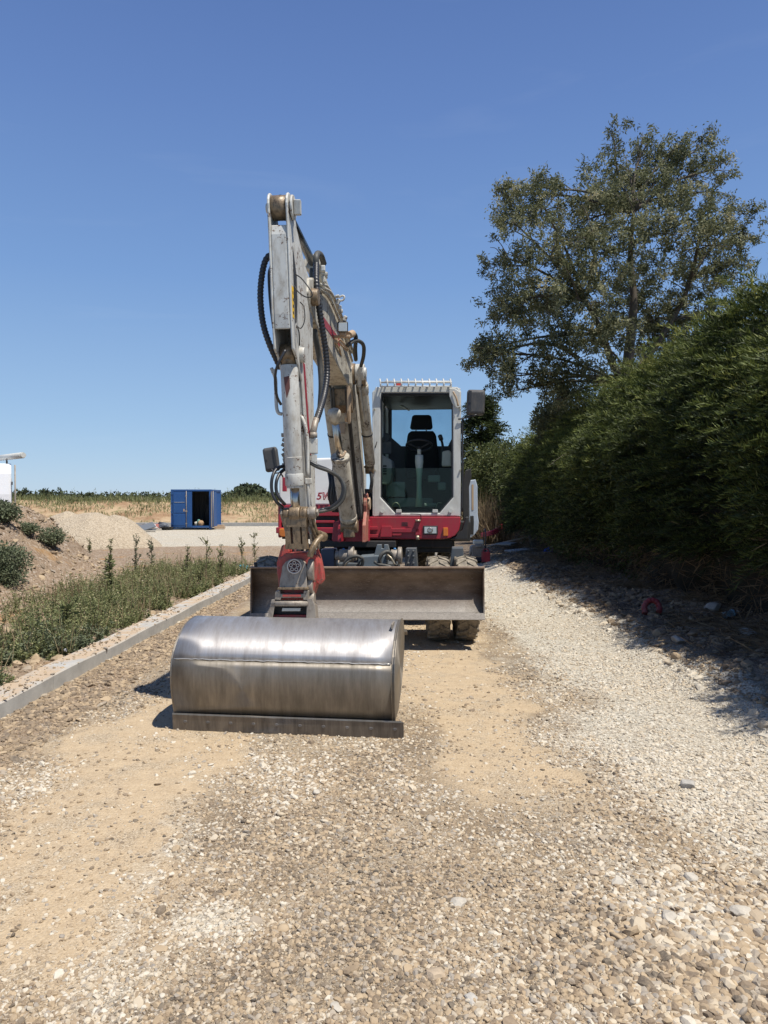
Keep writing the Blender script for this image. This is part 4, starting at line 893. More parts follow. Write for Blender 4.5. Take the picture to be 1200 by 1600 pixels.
mb = MB(); mb.cyl(Bf(-.15,3.30,3.20), Bf(.16,3.30,3.20), .065, seg=20); mb.cyl(Bf(.106,3.30,3.20), Bf(.13,3.30,3.20), .07, seg=20); mb.build('arm_pivot', M['greasy'], EX, bevel=.006)
mb = MB(); mb.fbox(Af, W, W+.0025, 3.918, 3.972, 2.88, 3.10); mb.build('yellow_sticker', M['yellow'], ARM)
for k in range(4):
    mb = MB(); mb.fbox(Af, W+.0026, W+.0034, 3.93+.002*k, 3.962-.002*k, 2.905+.047*k, 2.925+.047*k); mb.build('sticker_mark', M['dark'], ARM)
mb = MB(); A = [Af(W+.0005, s, z) for s, z in [(3.60,2.62),(3.66,2.62),(3.52,1.95),(3.46,1.95)]]; mb.prism(A, fn*.003); mb.build('red_stripe', M['red'], ARM)
mb = MB(); A = [Af(W+.0005, s, z) for s, z in [(3.90,3.40),(3.80,3.22),(3.80,3.02),(3.85,2.87),(3.89,2.86),(3.905,3.1)]]; mb.prism(A, fn*.002); mb.build('arm_slot_shade', M['dark'], ARM)  # thin dark panel: the shade inside the arm's opening as a colour
mb = MB(); mb.cyl(Af(W-.01,3.74,2.66), Af(W+.035,3.74,2.66), .055, seg=18); mb.build('arm_boss', M['white'], ARM, bevel=.005)
# bucket cylinder in front of the arm
ct, cb = Af(-.0, 3.80, 2.66), Af(.0, 3.72, 1.50); dv = cb-ct
mb = MB(); mb.cyl(ct+dv*.07, ct+dv*.79, .064, seg=28); mb.cyl(ct+dv*.745, ct+dv*.82, .068, seg=28); mb.cyl(ct+dv*.82, ct+dv*.835, .060, seg=28); mb.cyl(ct+dv*.64,ct+dv*.645,.0655,seg=28)
BCY = mb.build('bucket_cylinder', M['white'], EX, bevel=.003)
mb = MB(); mb.cyl(ct+dv*.83, cb, .032, seg=20); mb.build('cylinder_rod', M['chrome'], BCY)
mb = MB(); mb.cyl(ct-fn*.05, ct+fn*.05, .07, seg=18); mb.cyl(ct, ct+dv*.08, .055); mb.build('cylinder_eye', M['greasy'], BCY)
mb = MB(); q = ct+dv*.17+fd*.062; mb.prism([q+fn*-.03+UZ*.02, q+fn*.01+UZ*.03, q+fn*.015-UZ*.06, q-fn*.01-UZ*.13, q-fn*.025-UZ*.03], fd*.004); mb.build('worn_patch', plain('worn_patch_brown', (.12,.045,.035), .6), BCY)
# steel line and block on the right of the cylinder
mb = MB(); mb.tube([fp(464,640,3.6), fp(473,655,3.66), fp(480,685,3.66), fp(481,748,3.66)], .014, 8); mb.tube([fp(481,750,3.66), fp(482,775,3.66), fp(484,820,3.6), fp(486,835,3.6)], .013, 8); mb.tube([fp(471,652,3.6),fp(469,600,3.5)], .014, 8)
mb.build('hydraulic_pipe', M['white'], EX)
mb = MB(); mb.box(fp(482,752,3.66), (.05,.04,.045)); mb.box(fp(471,655,3.64), (.03,.03,.03)); mb.box(fp(490,697,3.55), (.06,.05,.115)); mb.box(fp(491,718,3.55), (.04,.04,.075)); mb.split('pipe_block', M['white'], EX, bevel=.006)
mb = MB(); mb.tube([fp(489,680,3.55), fp(491,668,3.55), fp(494,655,3.5)], .024, 10); mb.cyl(fp(490,676,3.56), fp(490,684,3.56), .03, seg=6); mb.build('hose_fitting', M['wornsteel'], EX)
# corrugated hoses
mb = MB(); mb.tube([fp(494,658,3.5), fp(500,640,3.4), fp(507,615,3.2), fp(511,585,3.1), fp(509,550,3.1), fp(503,510,3.15), fp(497,470,3.2), fp(494,440,3.2), fp(494,410,3.1)], .023, 12, steps=14, ribs=.007); mb.build('corrugated_hose', M['hose'], EX)
mb = MB(); mb.tube([fp(494,418,3.1), fp(494,402,3.1), fp(497,396,3.0), fp(502,400,2.9), fp(506,412,2.8)], .025, 12); mb.build('hose_bend', M['dustyhose'], EX)
mb = MB(); mb.tube([fp(488,420,3.0), fp(487,470,3.0), fp(492,520,3.0), fp(499,560,2.9), fp(502,600,2.9), fp(500,640,2.9)], .024, 8); mb.build('hydraulic_hose', M['dustyhose'], EX)
mb = MB(); mb.tube([fp(426,399,3.7), fp(420,400,3.7), fp(413,412,3.7), fp(408,440,3.7), fp(407,470,3.7), fp(411,505,3.7), fp(420,535,3.7), fp(432,562,3.65), fp(438,575,3.6)], .021, 12, steps=14, ribs=.0065); mb.build('corrugated_hose', M['hose'], EX)
mb = MB(); mb.tube([fp(424,417,3.6), fp(421,430,3.6), fp(423,470,3.6), fp(428,510,3.6), fp(434,540,3.6)], .015, 8); mb.build('hydraulic_hose', M['hose'], EX)
mb = MB(); mb.tube([fp(446,547,4.0), fp(436,566,4.02), fp(431,580,4.0), fp(430,600,3.95), fp(433,620,3.9), fp(439,632,3.85)], .010, 8); mb.build('hydraulic_hose', M['hose'], EX)
mb = MB(); mb.tube([fp(424,575,3.7), fp(430,590,3.7), fp(431,610,3.7), fp(432,635,3.7), fp(435,645,3.7), fp(441,647,3.7)], .013, 8); mb.box(fp(428,580,3.7), (.035,.03,.03)); mb.build('guard_rail', M['white'], EX)
mb = MB(); mb.tube([fp(461,428,3.9), fp(472,436,3.95), fp(486,455,3.98), fp(487,463,3.98), fp(478,464,3.98), fp(466,456,3.95), fp(459,445,3.9)], .0045, 6); mb.tube([fp(469,472,3.8), fp(475,480,3.85), fp(476,500,3.85), fp(470,513,3.85), fp(462,507,3.85)], .004, 6); mb.tube([fp(462,507,3.85), fp(467,518,3.85), fp(468,540,3.8)], .005, 6); mb.split('loose_cable', M['dark'], EX)
for pts in ([(446,727,3.7),(432,733,3.75),(425,748,3.8),(425,768,3.8),(432,784,3.8),(442,793,3.75)], [(448,731,3.7),(438,739,3.75),(432,752,3.8),(432,768,3.8),(438,780,3.8),(445,788,3.75)]):
    mb = MB(); mb.tube([fp(*p) for p in pts], .0125, 8); mb.build('hydraulic_hose', M['hose'], EX)
for dx, dy in ((0,0), (-3,-2.2)):
    mb = MB(); mb.tube([fp(x+dx*(1 if x > 500 else .2), y_+dy, s) for x, y_, s in ((484,723,3.6),(497,730,3.6),(516,737,3.55),(532,748,3.5),(539,764,3.5),(535,782,3.5),(522,794,3.5),(508,798,3.5),(497,800,3.55))], .0135, 8); mb.build('hydraulic_hose', M['hose' if dx else 'dustyhose'], EX)
mb = MB()
for k in range(7): mb.box(fp(444+1.5*(k % 2), 680+k*8, 3.55), (.04,.05,.028), Matrix.Rotation(R(15*k),3,'Y'))
mb.split('coupling', M['wornsteel'], EX, bevel=.004)
# linkage below the cylinder
Lw = .088
mb = MB(); mb.cyl(Af(-Lw-.02,3.72,1.50), Af(Lw+.045,3.72,1.50), .034, seg=18); mb.cyl(Af(-.045,3.72,1.50), Af(.035,3.72,1.50), .060, seg=22); mb.cyl(Af(.038,3.72,1.50), Af(Lw,3.72,1.50), .055, seg=22); mb.cyl(Af(-Lw,3.72,1.50), Af(-.048,3.72,1.50), .048, seg=22); mb.build('link_pin', M['greasy'], EX, bevel=.005)
mb = MB(); mb.cyl(Af(Lw+.012,3.72,1.51), Af(Lw+.062,3.72,1.51), .046, seg=18); mb.cyl(Af(Lw+.062,3.72,1.51), Af(Lw+.08,3.72,1.51), .028, seg=6); mb.build('pin_cap', M['wornsteel'], EX, bevel=.005)
mb = MB()
for (w0, w1) in ((-Lw+.008, -.040), (-.020, .034), (.046, Lw-.010)): side_prism(mb, [(3.76,1.44),(3.745,1.25),(3.68,1.25),(3.68,1.44)], w0, w1, Af)
side_prism(mb, [(3.765,1.475),(3.762,1.405),(3.67,1.405),(3.67,1.475)], -Lw+.004, Lw-.006, Af); side_prism(mb, [(3.752,1.282),(3.748,1.242),(3.67,1.242),(3.67,1.282)], -Lw+.006, Lw-.008, Af)
mb.build('bucket_link', M['greasy'], EX)
for w in (-Lw-.015, Lw+.012):
    mb = MB(); side_prism(mb, arc(3.72,1.50,.05,0,180,7)+[(3.42,1.32)]+arc(3.42,1.26,.045,120,260,5)+[(3.62,1.36)], w-.009, w+.009, Af); mb.build('side_link', M['wornsteel'], EX, bevel=.004)
mb = MB(); mb.tube([fp(503,838,3.6), fp(495,846,3.66), fp(488,858,3.7), fp(484,870,3.7)], .023, 10); mb.cyl(fp(498,836,3.6), fp(506,839,3.5), .036, seg=16); mb.build('link_elbow', M['greasy'], EX, bevel=.004)
mb = MB(); mb.tube([fp(487,800,3.66), fp(490,815,3.66), fp(496,835,3.62)], .013, 8); mb.tube([fp(480,805,3.66), fp(487,822,3.66), fp(494,840,3.62)], .012, 8); mb.build('hydraulic_hose', M['greasy'], EX)

# ---- quick hitch (red casting with a grey face plate)
mb = MB(); HS = 3.60
front_prism(mb, [(447,864),(480,863),(484,870),(494,866),(497,880),(494,905),(489,925),(484,938),(437,938),(434,905),(432,892),(436,872)], HS, .20)
HI = mb.build('quick_hitch', M['hitchred'], EX, bevel=.012)
mb = MB(); front_prism(mb, [(440,852),(449,850),(453,862),(447,870),(446,895),(433,895),(432,880),(436,866)], HS-.02, .12); mb.build('hitch_lug', M['hitchred'], HI, bevel=.008)
mb = MB(); front_prism(mb, [(494,858),(497,868),(501,880),(504,895),(505,908),(500,914),(494,911),(492,890)], HS-.06, .10); mb.build('hitch_cheek', M['hitchred'], HI, bevel=.008)
for (px, py, r) in ((489,890,.085),(487,915,.06),(489,935,.045)):
    mb = MB(); mb.cyl(fp(px-6,py,HS-.02), fp(px+3,py,HS-.02), r, seg=20); mb.build('hitch_boss', M['wornsteel'], HI, bevel=.005)
plate = [(440,893),(441,885),(446,878),(453,874),(461,873),(470,874),(477,879),(480,888),(479,900),(479,908),(479,921),(436,921),(437,908)]
def inclined(pts, s_top, s_bot, y0=868, y1=921): return [fp(x, y_, s_top+(s_bot-s_top)*(y_-y0)/(y1-y0)) for x, y_ in pts]
mb = MB(); mb.prism(inclined(plate, HS+.035, HS+.07), -fd*.03); PL = mb.build('face_plate', M['wornsteel'], HI, bevel=.004)
M['emblem'] = plain('emblem_steel', (.55,.50,.45), .5)
cc = fp(460,885,HS+.052); axn = (fd+UZ*.1).normalized(); xx = fn; yy = axn.cross(xx)
mb = MB(); mb.lathe(cc, axn, [(0,.056),(.006,.056),(.006,.046),(.001,.046)], 30); mb.build('emblem_rim', M['emblem'], PL)
mb = MB(); mb.lathe(cc-axn*.002, axn, [(0,.046),(.004,.046)], 30); mb.build('emblem_disc', plain('emblem_dark', (.06,.012,.012), .5), PL)
for k in range(5):
    a = R(90+72*k); c2 = cc+(xx*math.cos(a)+yy*math.sin(a))*.027
    mb = MB(); mb.tube([c2+axn*.006+(xx*math.cos(t)+yy*math.sin(t))*.0115 for t in np.linspace(0,2*math.pi,13)], .0034, 6, steps=1); mb.build('emblem_ring', M['emblem'], PL)
mb = MB(); front_prism(mb, [(434,918),(480,918),(481,921.5),(433,921.5)], HS+.085, .05); mb.build('hitch_lip', M['greasy'], HI, bevel=.003)
mb = MB(); front_prism(mb, [(430,924),(437,922.5),(438,928),(474,928),(475,922.5),(482,923),(481,938),(474,938),(473,934),(439,934),(438,938),(429,937)], HS+.07, .07); mb.build('hitch_jaw', M['wornsteel'], HI, bevel=.004)
mb = MB(); front_prism(mb, [(441,928.5),(470,928.5),(470,932.5),(441,932.5)], HS+.075, .02); mb.build('jaw_bar', M['hitchred'], HI, bevel=.002)
mb = MB(); mb.cyl(fp(424,943,HS+.06), fp(482,943,HS+.06), .021, seg=18); mb.build('hitch_pin', M['wornsteel'], HI)
mb = MB(); front_prism(mb, [(441,950),(470,950),(469,955),(440,955)], HS+.04, .03); mb.build('lock_bar', plain('bare_steel', (.45,.45,.43), .35, .7), HI, bevel=.002)
mb = MB(); front_prism(mb, [(430,937),(480,937),(480,962),(426,962)], HS-.02, .08); mb.build('hitch_well', M['dark'], HI)

# ---- bucket
BA = R(7); BC = Vector((-.650, 5.30, 0)); bn = Vector((math.cos(BA), -math.sin(BA), 0)); bf = Vector((-math.sin(BA), -math.cos(BA), 0))
def Kf(a, f, z): return BC+bn*a+bf*f+UZ*z
upper = [(-.36,.640),(-.30,.695),(-.22,.724),(-.14,.733),(-.05,.725),(.03,.708),(.10,.680),(.17,.640),(.225,.595),(.265,.548),(.290,.505)]
lower = [(.290,.505),(.306,.45),(.312,.39),(.308,.33),(.296,.26),(.275,.19),(.245,.106)]
BL_ = .785
def shell(prof, th, a0, a1, name, m, parent=None):
    mb = MB(); nn = len(prof)
    inn = []
    for i, (f, z) in enumerate(prof):
        p0 = prof[max(i-1,0)]; p1 = prof[min(i+1,nn-1)]; t = Vector((p1[0]-p0[0], p1[1]-p0[1])).normalized(); inn.append((f-(-t.y)*-1*th if False else f+t.y*th, z-t.x*th))
    loop = prof+inn[::-1]
    mb.loft([[Kf(a, f, z) for f, z in loop] for a in np.linspace(a0, a1, 9)], smooth=True)
    return mb.build(name, m, parent or EX)
BK = shell(upper, .012, -BL_, BL_-.045, 'bucket', M['bucket_top'])
shell(lower, .014, -BL_, BL_-.045, 'lower_shell', M['bucket_low'], BK)
mb = MB(); pts = []
for k in range(60): 
    a = -BL_+.01+k*(2*BL_-.06)/59; pts.append(Kf(a, .290+random.uniform(-.001,.0015), .505+random.uniform(-.003,.003)))
mb.tube(pts, .0045, 6, steps=1); mb.build('weld_seam', M['weld'], BK)
sidep = upper[1:]+lower[1:]+[(.235,.125),(.05,.14),(-.18,.26),(-.34,.45),(-.385,.60)]
for a in (-BL_-.012, BL_-.043):
    mb = MB(); mb.prism([Kf(a, f*1.0, z) for f, z in sidep], bn*.016); mb.build('side_plate', M['bucket_low'], BK, bevel=.002)
# right side plate stands proud as a rounded flange
mb = MB(); mb.prism([Kf(BL_-.026, -.14+(f+.14)*1.03, .3+(z-.3)*1.025) for f, z in sidep], bn*.006); mb.build('side_flange', M['bucket_low'], BK, bevel=.002)
mb = MB(); A = [(.258,.112),(.272,.112),(.262,.0),(.248,.0)]; mb.loft([[Kf(a, f, z) for f, z in A] for a in (-BL_-.012, BL_+.035)], smooth=False); CE = mb.build('cutting_edge', M['cutting'], BK, bevel=.002)
mb = MB(); A = [(.245,.114),(.274,.122),(.277,.111),(.25,.106)]; mb.loft([[Kf(a, f, z) for f, z in A] for a in (-BL_-.010, BL_+.02)], smooth=False); mb.build('edge_lip', M['bucket_low'], BK)
for k in range(10):
    a = -BL_+.08+k*.163; mb = MB(); mb.lathe(Kf(a, .2675, .062), bf+UZ*.1, [(0,.014),(.002,.013),(.003,.008)], 12); mb.build('bolt', M['cutting'], CE)
mb = MB(); mb.box(Kf(BL_-.065, .02, .722), (.012,.13,.035), Matrix.Rotation(-BA, 3, 'Z')); mb.build('corner_tab', M['wornsteel'], BK, bevel=.002)
mb = MB(); mb.prism([Kf(-BL_+.0,-.36,.63), Kf(BL_,-.36,.63), Kf(BL_,-.39,.60), Kf(-BL_,-.39,.60)], (0,0,-.02)); mb.build('rear_lip', M['wornsteel'], BK)
# ears welded on the bucket that hold the hitch pin
for pts in ([(424,937),(429,936),(430,942),(426,966),(418,966)], [(480,936),(487,934),(492,945),(494,966),(478,970)]):
    mb = MB(); A = [fp(x, y_, HS+.075) for x, y_ in pts]; Bq = [fp(x+(4 if x > 450 else 1.5), y_+1, HS-.20) for x, y_ in pts]; mb.loft([A, Bq], smooth=False); mb.build('bucket_ear', M['wornsteel'], BK, bevel=.004)
mb = MB(); front_prism(mb, [(426,961),(480,961),(480,969),(424,967)], HS+.02, .10); mb.build('ear_crossbar', M['hitchred'], BK, bevel=.006)
# ================================================================ vegetation
def unit(a): return a/np.maximum(np.linalg.norm(a, axis=-1, keepdims=True), 1e-9)
def leaf_quads(P, D, L, W, roll=None, fold=.25):
    """rhombic leaves from base P along D"""
    n = len(P); D = unit(D); r = rng.normal(size=(n,3)) if roll is None else roll
    S = unit(np.cross(D, r)); N = np.cross(S, D); L = np.asarray(L).reshape(-1,1)*np.ones((n,1)); W = np.asarray(W).reshape(-1,1)*np.ones((n,1))
    a = P; b = P+D*L*.45+S*W*.5+N*W*fold; c = P+D*L; d = P+D*L*.45-S*W*.5+N*W*fold
    V = np.stack([a,b,c,d], 1).reshape(-1,3); return V, np.arange(4*n).reshape(-1,4)
def join(parts):
    V = []; Q = []; T = []; o = 0
    for v, q, t in parts: V.append(v); Q.append(q+o); T.append(t); o += len(v)
    return np.concatenate(V), np.concatenate(Q), np.concatenate(T)
def sphere_pts(n): return unit(rng.normal(size=(n,3)))

# ---- the big tree behind the hedge
TY = 18.0; K = TY/FPX
lobes = [(985,262,58,0),(945,300,44,-.3),(1040,272,50,.3),(1098,300,46,.5),(1122,262,24,.2),(1110,222,11,.2),(1060,232,14,0),(960,222,20,0),(1010,225,20,.4),(850,325,44,-.5),(800,345,36,-.2),(795,300,17,0),(845,293,17,0),
         (782,400,36,.2),(860,400,58,-.9),(930,375,66,-1.1),(1010,365,70,-1.0),(1090,375,62,-.5),(1148,345,34,.3),(1165,362,22,.2),(820,450,56,-.4),(900,465,62,-1.2),(980,455,60,.9),(1070,455,60,.7),(1128,425,40,.2),
         (790,480,34,.3),(770,548,36,-.2),(752,548,20,.1),(795,588,32,-.3),(808,610,15,0),(868,528,46,-.6),(935,535,50,-1.1),(1012,520,46,.8),(1080,515,46,.4),(880,590,36,-.3),(845,600,20,0),(930,595,30,.3),(1040,560,40,.5),(870,625,24,0),(900,350,40,.9),(960,320,50,1.0),(840,480,40,.9)]
tree = thing('tree', (5.83, TY, 0), 'tall ash tree with open grey green crown rising behind the hedge', 'tree')
cent = []
for (px, py, r, dy) in lobes: cent.append((at(px, py, TY+dy*1.3), r*K))
P = []; 
for c, r in cent:
    n = int(30*(r/.5)**2.1)+10
    d = sphere_pts(n)*(rng.random((n,1))**.42)*r*np.array([1.06,1.15,1.06]); P.append(np.array(c)+d)
    n2 = n//4; d = sphere_pts(n2)*r*rng.uniform(1.0,1.22,(n2,1)); P.append(np.array(c)+d)
P = np.concatenate(P); P = P[fbm(P[:,0]*1.0+P[:,1], P[:,2], 2.1, 101) > .475]
nc = len(P); per = 52; pass
cl = np.repeat(P, per, 0); droop = np.array([0,0,-.55]); cd_ = np.repeat(unit(rng.normal(size=(nc,3))+np.array([0,0,.6])), per, 0)
off = cd_*rng.random((nc*per,1))*.28+rng.normal(size=(nc*per,3))*.05
V, Qd = leaf_quads(cl+off, rng.normal(size=(nc*per,3))+droop+cd_*.6, rng.uniform(.06,.12,nc*per), rng.uniform(.022,.042,nc*per))
tn = np.clip(.25+.5*rng.random(nc*per)+np.repeat(rng.normal(0,.20,nc), per), 0, 1)
fastmesh('crown', V, Qd, M['ash'], tree, tn)
mb = MB(); hub = [at(978,600,TY), at(984,540,TY), at(990,470,TY), at(985,400,TY), at(990,330,TY)]
mb.tube([(5.83,TY,-.1), at(975,760,TY), hub[0]], .24, 12, taper=.72); mb.tube([hub[0], hub[1], hub[2], hub[3], hub[4]], .15, 9, taper=.25)
mb.tube([hub[0], at(958,570,TY-.3), at(940,520,TY-.5), at(915,470,TY-.6), at(880,420,TY-.5)], .11, 8, taper=.3)
mb.tube([hub[0], at(1010,560,TY+.3), at(1050,500,TY+.4), at(1078,440,TY+.4), at(1095,360,TY+.3)], .11, 8, taper=.3)
mb.build('trunk', M['bark'], tree)
mb = MB()
for i, (c, r) in enumerate(cent):
    c = Vector(c); h = min(hub+[at(940,520,TY-.5), at(1050,500,TY+.4), at(1078,440,TY+.4), at(915,470,TY-.6)], key=lambda q: (q-c).length+max(0, q.z-c.z+.3)*1.2)
    mid = h.lerp(c, .5)+Vector((random.uniform(-.2,.2), random.uniform(-.2,.2), .15)); mb.tube([h, mid, c], .042, 6, taper=.35)
    for _ in range(5):
        e = c+Vector(tuple(sphere_pts(1)[0]))*r*.95; s = mid.lerp(c, random.uniform(.2,1)); mb.tube([s, s.lerp(e,.5)+Vector((0,0,.08)), e], .014, 5, taper=.4)
mb.tube([at(905,560,TY-.5), at(870,540,TY-.4), at(835,537,TY-.3), at(800,545,TY-.2), at(765,560,TY-.2)], .05, 7, taper=.4)
mb.tube([at(855,560,TY-.5), at(835,555,TY-.4), at(815,565,TY-.3)], .03, 6, taper=.5)
mb.build('branches', M['bark'], tree)

# ---- conifer hedge
def hedge_front(y, z):   # x of the hedge face
    y = np.asarray(y, float); z = np.asarray(z, float)
    top = 4.2-.045*np.clip(y-9,0,20)+.5*(fbm(y, y*0, .6, 111)-.5)
    k = np.clip(z/top, 0, 1)
    return 4.05+.30*(1-np.sin(np.pi*np.clip(k*1.05+.08,0,1)))*1.0+1.5*np.clip(k-.62,0,1)**1.5*2.2+1.0*(fbm(y, z, .75, 112)-.5)+.34*(fbm(y, z, 2.6, 113)-.5), top
def frond_mesh(P, D, L, m, name, parent, tone, blades=16, bw=.016, up=(0,0,1), spread=1.0):
    n = len(P); D = unit(D); upv = np.array(up); S = unit(np.cross(D, upv+rng.normal(0,.45,(n,3)))); 
    t = (np.arange(blades)+.5)/blades
    sg = np.where(np.arange(blades) % 2 == 0, 1., -1.)
    Pb = P[:,None,:]+D[:,None,:]*(t[None,:,None]*L[:,None,None])+np.array([0,0,-1.])*(t[None,:,None]**2*L[:,None,None]*.38)
    Db = D[:,None,:]*.85+S[:,None,:]*sg[None,:,None]*spread*(1-.35*t)[None,:,None]+rng.normal(0,.20,(n,blades,3))
    Lb = L[:,None]*(.27-.12*t[None,:])*rng.uniform(.7,1.3,(n,blades))
    V, Qd = leaf_quads(Pb.reshape(-1,3), Db.reshape(-1,3), Lb.reshape(-1), np.full(n*blades, bw)*rng.uniform(.7,1.4,n*blades), fold=.1)
    T = np.clip(np.repeat(tone, blades)+rng.normal(0,.08,n*blades)+np.tile(t*.12, n), 0, 1)
    return fastmesh(name, V, Qd, m, parent, T)
hedge = thing('conifer_hedge', (5.3, 14, 0), 'long dark conifer hedge along the right side of the road', 'hedge')
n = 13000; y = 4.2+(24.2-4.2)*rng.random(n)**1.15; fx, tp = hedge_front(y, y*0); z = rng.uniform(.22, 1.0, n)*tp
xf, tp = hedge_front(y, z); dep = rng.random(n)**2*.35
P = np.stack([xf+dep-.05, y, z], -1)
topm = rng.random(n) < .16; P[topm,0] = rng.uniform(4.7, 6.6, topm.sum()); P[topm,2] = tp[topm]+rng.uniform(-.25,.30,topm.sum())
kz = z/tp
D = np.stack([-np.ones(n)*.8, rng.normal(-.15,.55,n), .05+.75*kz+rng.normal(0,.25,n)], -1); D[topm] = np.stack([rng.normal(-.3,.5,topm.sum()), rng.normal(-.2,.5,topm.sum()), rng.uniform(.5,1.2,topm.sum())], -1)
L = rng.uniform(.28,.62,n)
frond_mesh(P, D, L, M['cypress'], 'foliage', hedge, np.clip(rng.normal(.34,.15,n)+.34*(kz-.5)+.35*topm+.5*(fbm(y, z, 1.2, 117)-.5), 0, .95), 32, .0135, spread=.8)  # lower fronds darker, top ones brighter: shade and sun put into the tone
# shaded core hull behind the fronds, then the dead brown lower skirt
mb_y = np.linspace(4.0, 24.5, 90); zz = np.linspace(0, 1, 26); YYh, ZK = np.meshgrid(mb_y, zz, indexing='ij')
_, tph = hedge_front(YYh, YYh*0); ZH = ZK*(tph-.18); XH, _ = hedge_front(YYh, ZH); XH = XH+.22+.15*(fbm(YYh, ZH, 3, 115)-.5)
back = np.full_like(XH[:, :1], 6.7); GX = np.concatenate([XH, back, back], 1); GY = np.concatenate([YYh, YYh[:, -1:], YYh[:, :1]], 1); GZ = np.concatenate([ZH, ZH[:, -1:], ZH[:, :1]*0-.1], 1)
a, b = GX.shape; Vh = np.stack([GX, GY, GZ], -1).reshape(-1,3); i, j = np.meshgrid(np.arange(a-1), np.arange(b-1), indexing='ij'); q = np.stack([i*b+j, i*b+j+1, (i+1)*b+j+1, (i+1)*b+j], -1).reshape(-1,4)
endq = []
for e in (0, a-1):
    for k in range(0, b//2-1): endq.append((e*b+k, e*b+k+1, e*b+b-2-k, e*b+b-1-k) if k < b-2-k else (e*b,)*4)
fastmesh('shaded_core', Vh, np.concatenate([q, np.array([e for e in endq if len(set(e)) == 4])]), M['core'], hedge, smooth=True)
n = 5200; y = rng.uniform(5, 24, n); z = rng.uniform(.15, 1.5, n); xf, _ = hedge_front(y, z)
V, Qd = leaf_quads(np.stack([xf+rng.uniform(-.1,.2,n), y, z], -1), np.stack([rng.normal(-.5,.5,n), rng.normal(0,.8,n), rng.normal(-.2,.6,n)], -1), rng.uniform(.1,.35,n), rng.uniform(.006,.02,n))
fastmesh('dead_twigs', V, Qd, M['straw'], hedge, rng.random(n)*.45)
# paler loose leafy shoots growing through the hedge's middle
n = 9000; yc = rng.uniform(12, 17.5, 60); zc = rng.uniform(.7, 2.9, 60); pick = rng.integers(0, 60, n)
y = yc[pick]+rng.normal(0,.35,n); z = zc[pick]+rng.normal(0,.35,n); z = np.clip(z, .3, 3.6); xf, _ = hedge_front(y, z)
V, Qd = leaf_quads(np.stack([xf-rng.random(n)**2*.4, y, z], -1), rng.normal(size=(n,3))+np.array([-.6,0,.2]), rng.uniform(.05,.11,n), rng.uniform(.025,.05,n))
fastmesh('climber_leaves', V, Qd, M['bush'], hedge, np.clip(rng.normal(.25,.14,n), 0, 1))
# long arching shoot
mb = MB(); s0 = Vector((4.2,15,2.3)); mb.tube([s0+Vector((.3,.0,.25)), s0+Vector((-.15,-.2,.35)), s0+Vector((-.65,-.4,.2)), s0+Vector((-1.0,-.5,-.05))], .010, 6, taper=.4); mb.build('arching_shoot', M['bark'], hedge)

def leafy_bush(name, label, cat, center, radii, n, leaf, m, tone, lob=14, trunk=True, group=None, core=True, stems=0):
    o = thing(name, (center[0], center[1], hz(center[0], center[1])), label, cat, group)
    c = np.array(center); r = np.array(radii)
    lc = c+sphere_pts(lob)*r*.62*rng.uniform(.5,1.05,(lob,1)); lr = rng.uniform(.28,.5,lob)
    pick = rng.integers(0, lob, n); d = sphere_pts(n)*(rng.random((n,1))**.35)
    P = lc[pick]+d*r*lr[pick][:,None]*1.25; P[:,2] = np.maximum(P[:,2], height(P[:,0], P[:,1])+.02)
    V, Qd = leaf_quads(P, rng.normal(size=(n,3))+d*.9+np.array([0,0,.25]), rng.uniform(.6,1.4,n)*leaf, rng.uniform(.3,.6,n)*leaf)
    fastmesh('foliage', V, Qd, m, o, np.clip(rng.normal(tone,.17,n), 0, 1))
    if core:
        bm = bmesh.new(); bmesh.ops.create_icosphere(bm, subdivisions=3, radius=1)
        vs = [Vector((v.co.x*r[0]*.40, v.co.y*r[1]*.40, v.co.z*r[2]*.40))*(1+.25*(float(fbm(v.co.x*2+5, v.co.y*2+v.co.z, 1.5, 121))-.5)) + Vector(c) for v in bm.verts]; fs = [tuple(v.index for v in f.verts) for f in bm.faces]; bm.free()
        link('shaded_core', vs, fs, None, M['core'], o)
    if trunk:
        mb = MB(); g = hz(center[0], center[1])
        for k in range(5): 
            q = Vector(tuple(lc[k % lob])); mb.tube([Vector((c[0]+random.uniform(-.1,.1), c[1], g-.05)), Vector((c[0], c[1], g)).lerp(q, .5), q], max(.012, .03*r[2]), 6, taper=.4)
        mb.build('stems', M['bark'], o)
    return o
# conifer behind the cab: whorled boughs
def conifer(x, y, h, rad, label):
    o = thing('conifer', (x, y, 0), label, 'tree'); n = 2600
    zz = rng.uniform(.25, 1, n); ph = rng.uniform(0, 6.28, n); rr = rad*(1-zz)**.75*(.75+.35*np.sin(zz*42)+.2*np.sin(ph*5+zz*20)) * rng.uniform(.35,1,n)
    P = np.stack([x+rr*np.cos(ph), y+rr*np.sin(ph), zz*h], -1); D = np.stack([np.cos(ph), np.sin(ph), np.full(n,.45)+rng.normal(0,.2,n)], -1)
    frond_mesh(P, D, rng.uniform(.35,.75,n), M['cypress'], 'foliage', o, np.clip(rng.normal(.25,.12,n),0,1), 12, .05)
    mb = MB(); mb.cyl((x,y,0), (x,y,h*.97), .16, .03, 10); mb.build('trunk', M['bark'], o); return o
conifer(4.35, 33, 6.1, 2.0, 'dark spiky conifer standing far back behind the excavator cab')
leafy_bush('bush', 'sunlit yellow green bush closing the road behind the cab', 'bush', (4.9, 30, 2.3), (2.1, 1.6, 2.0), 26000, .13, M['bush'], .55, lob=30)
leafy_bush('bush', 'tall green bush at the far end of the conifer hedge', 'bush', (5.5, 26, 2.2), (1.5, 1.8, 1.9), 20000, .12, M['bush'], .33, lob=26)
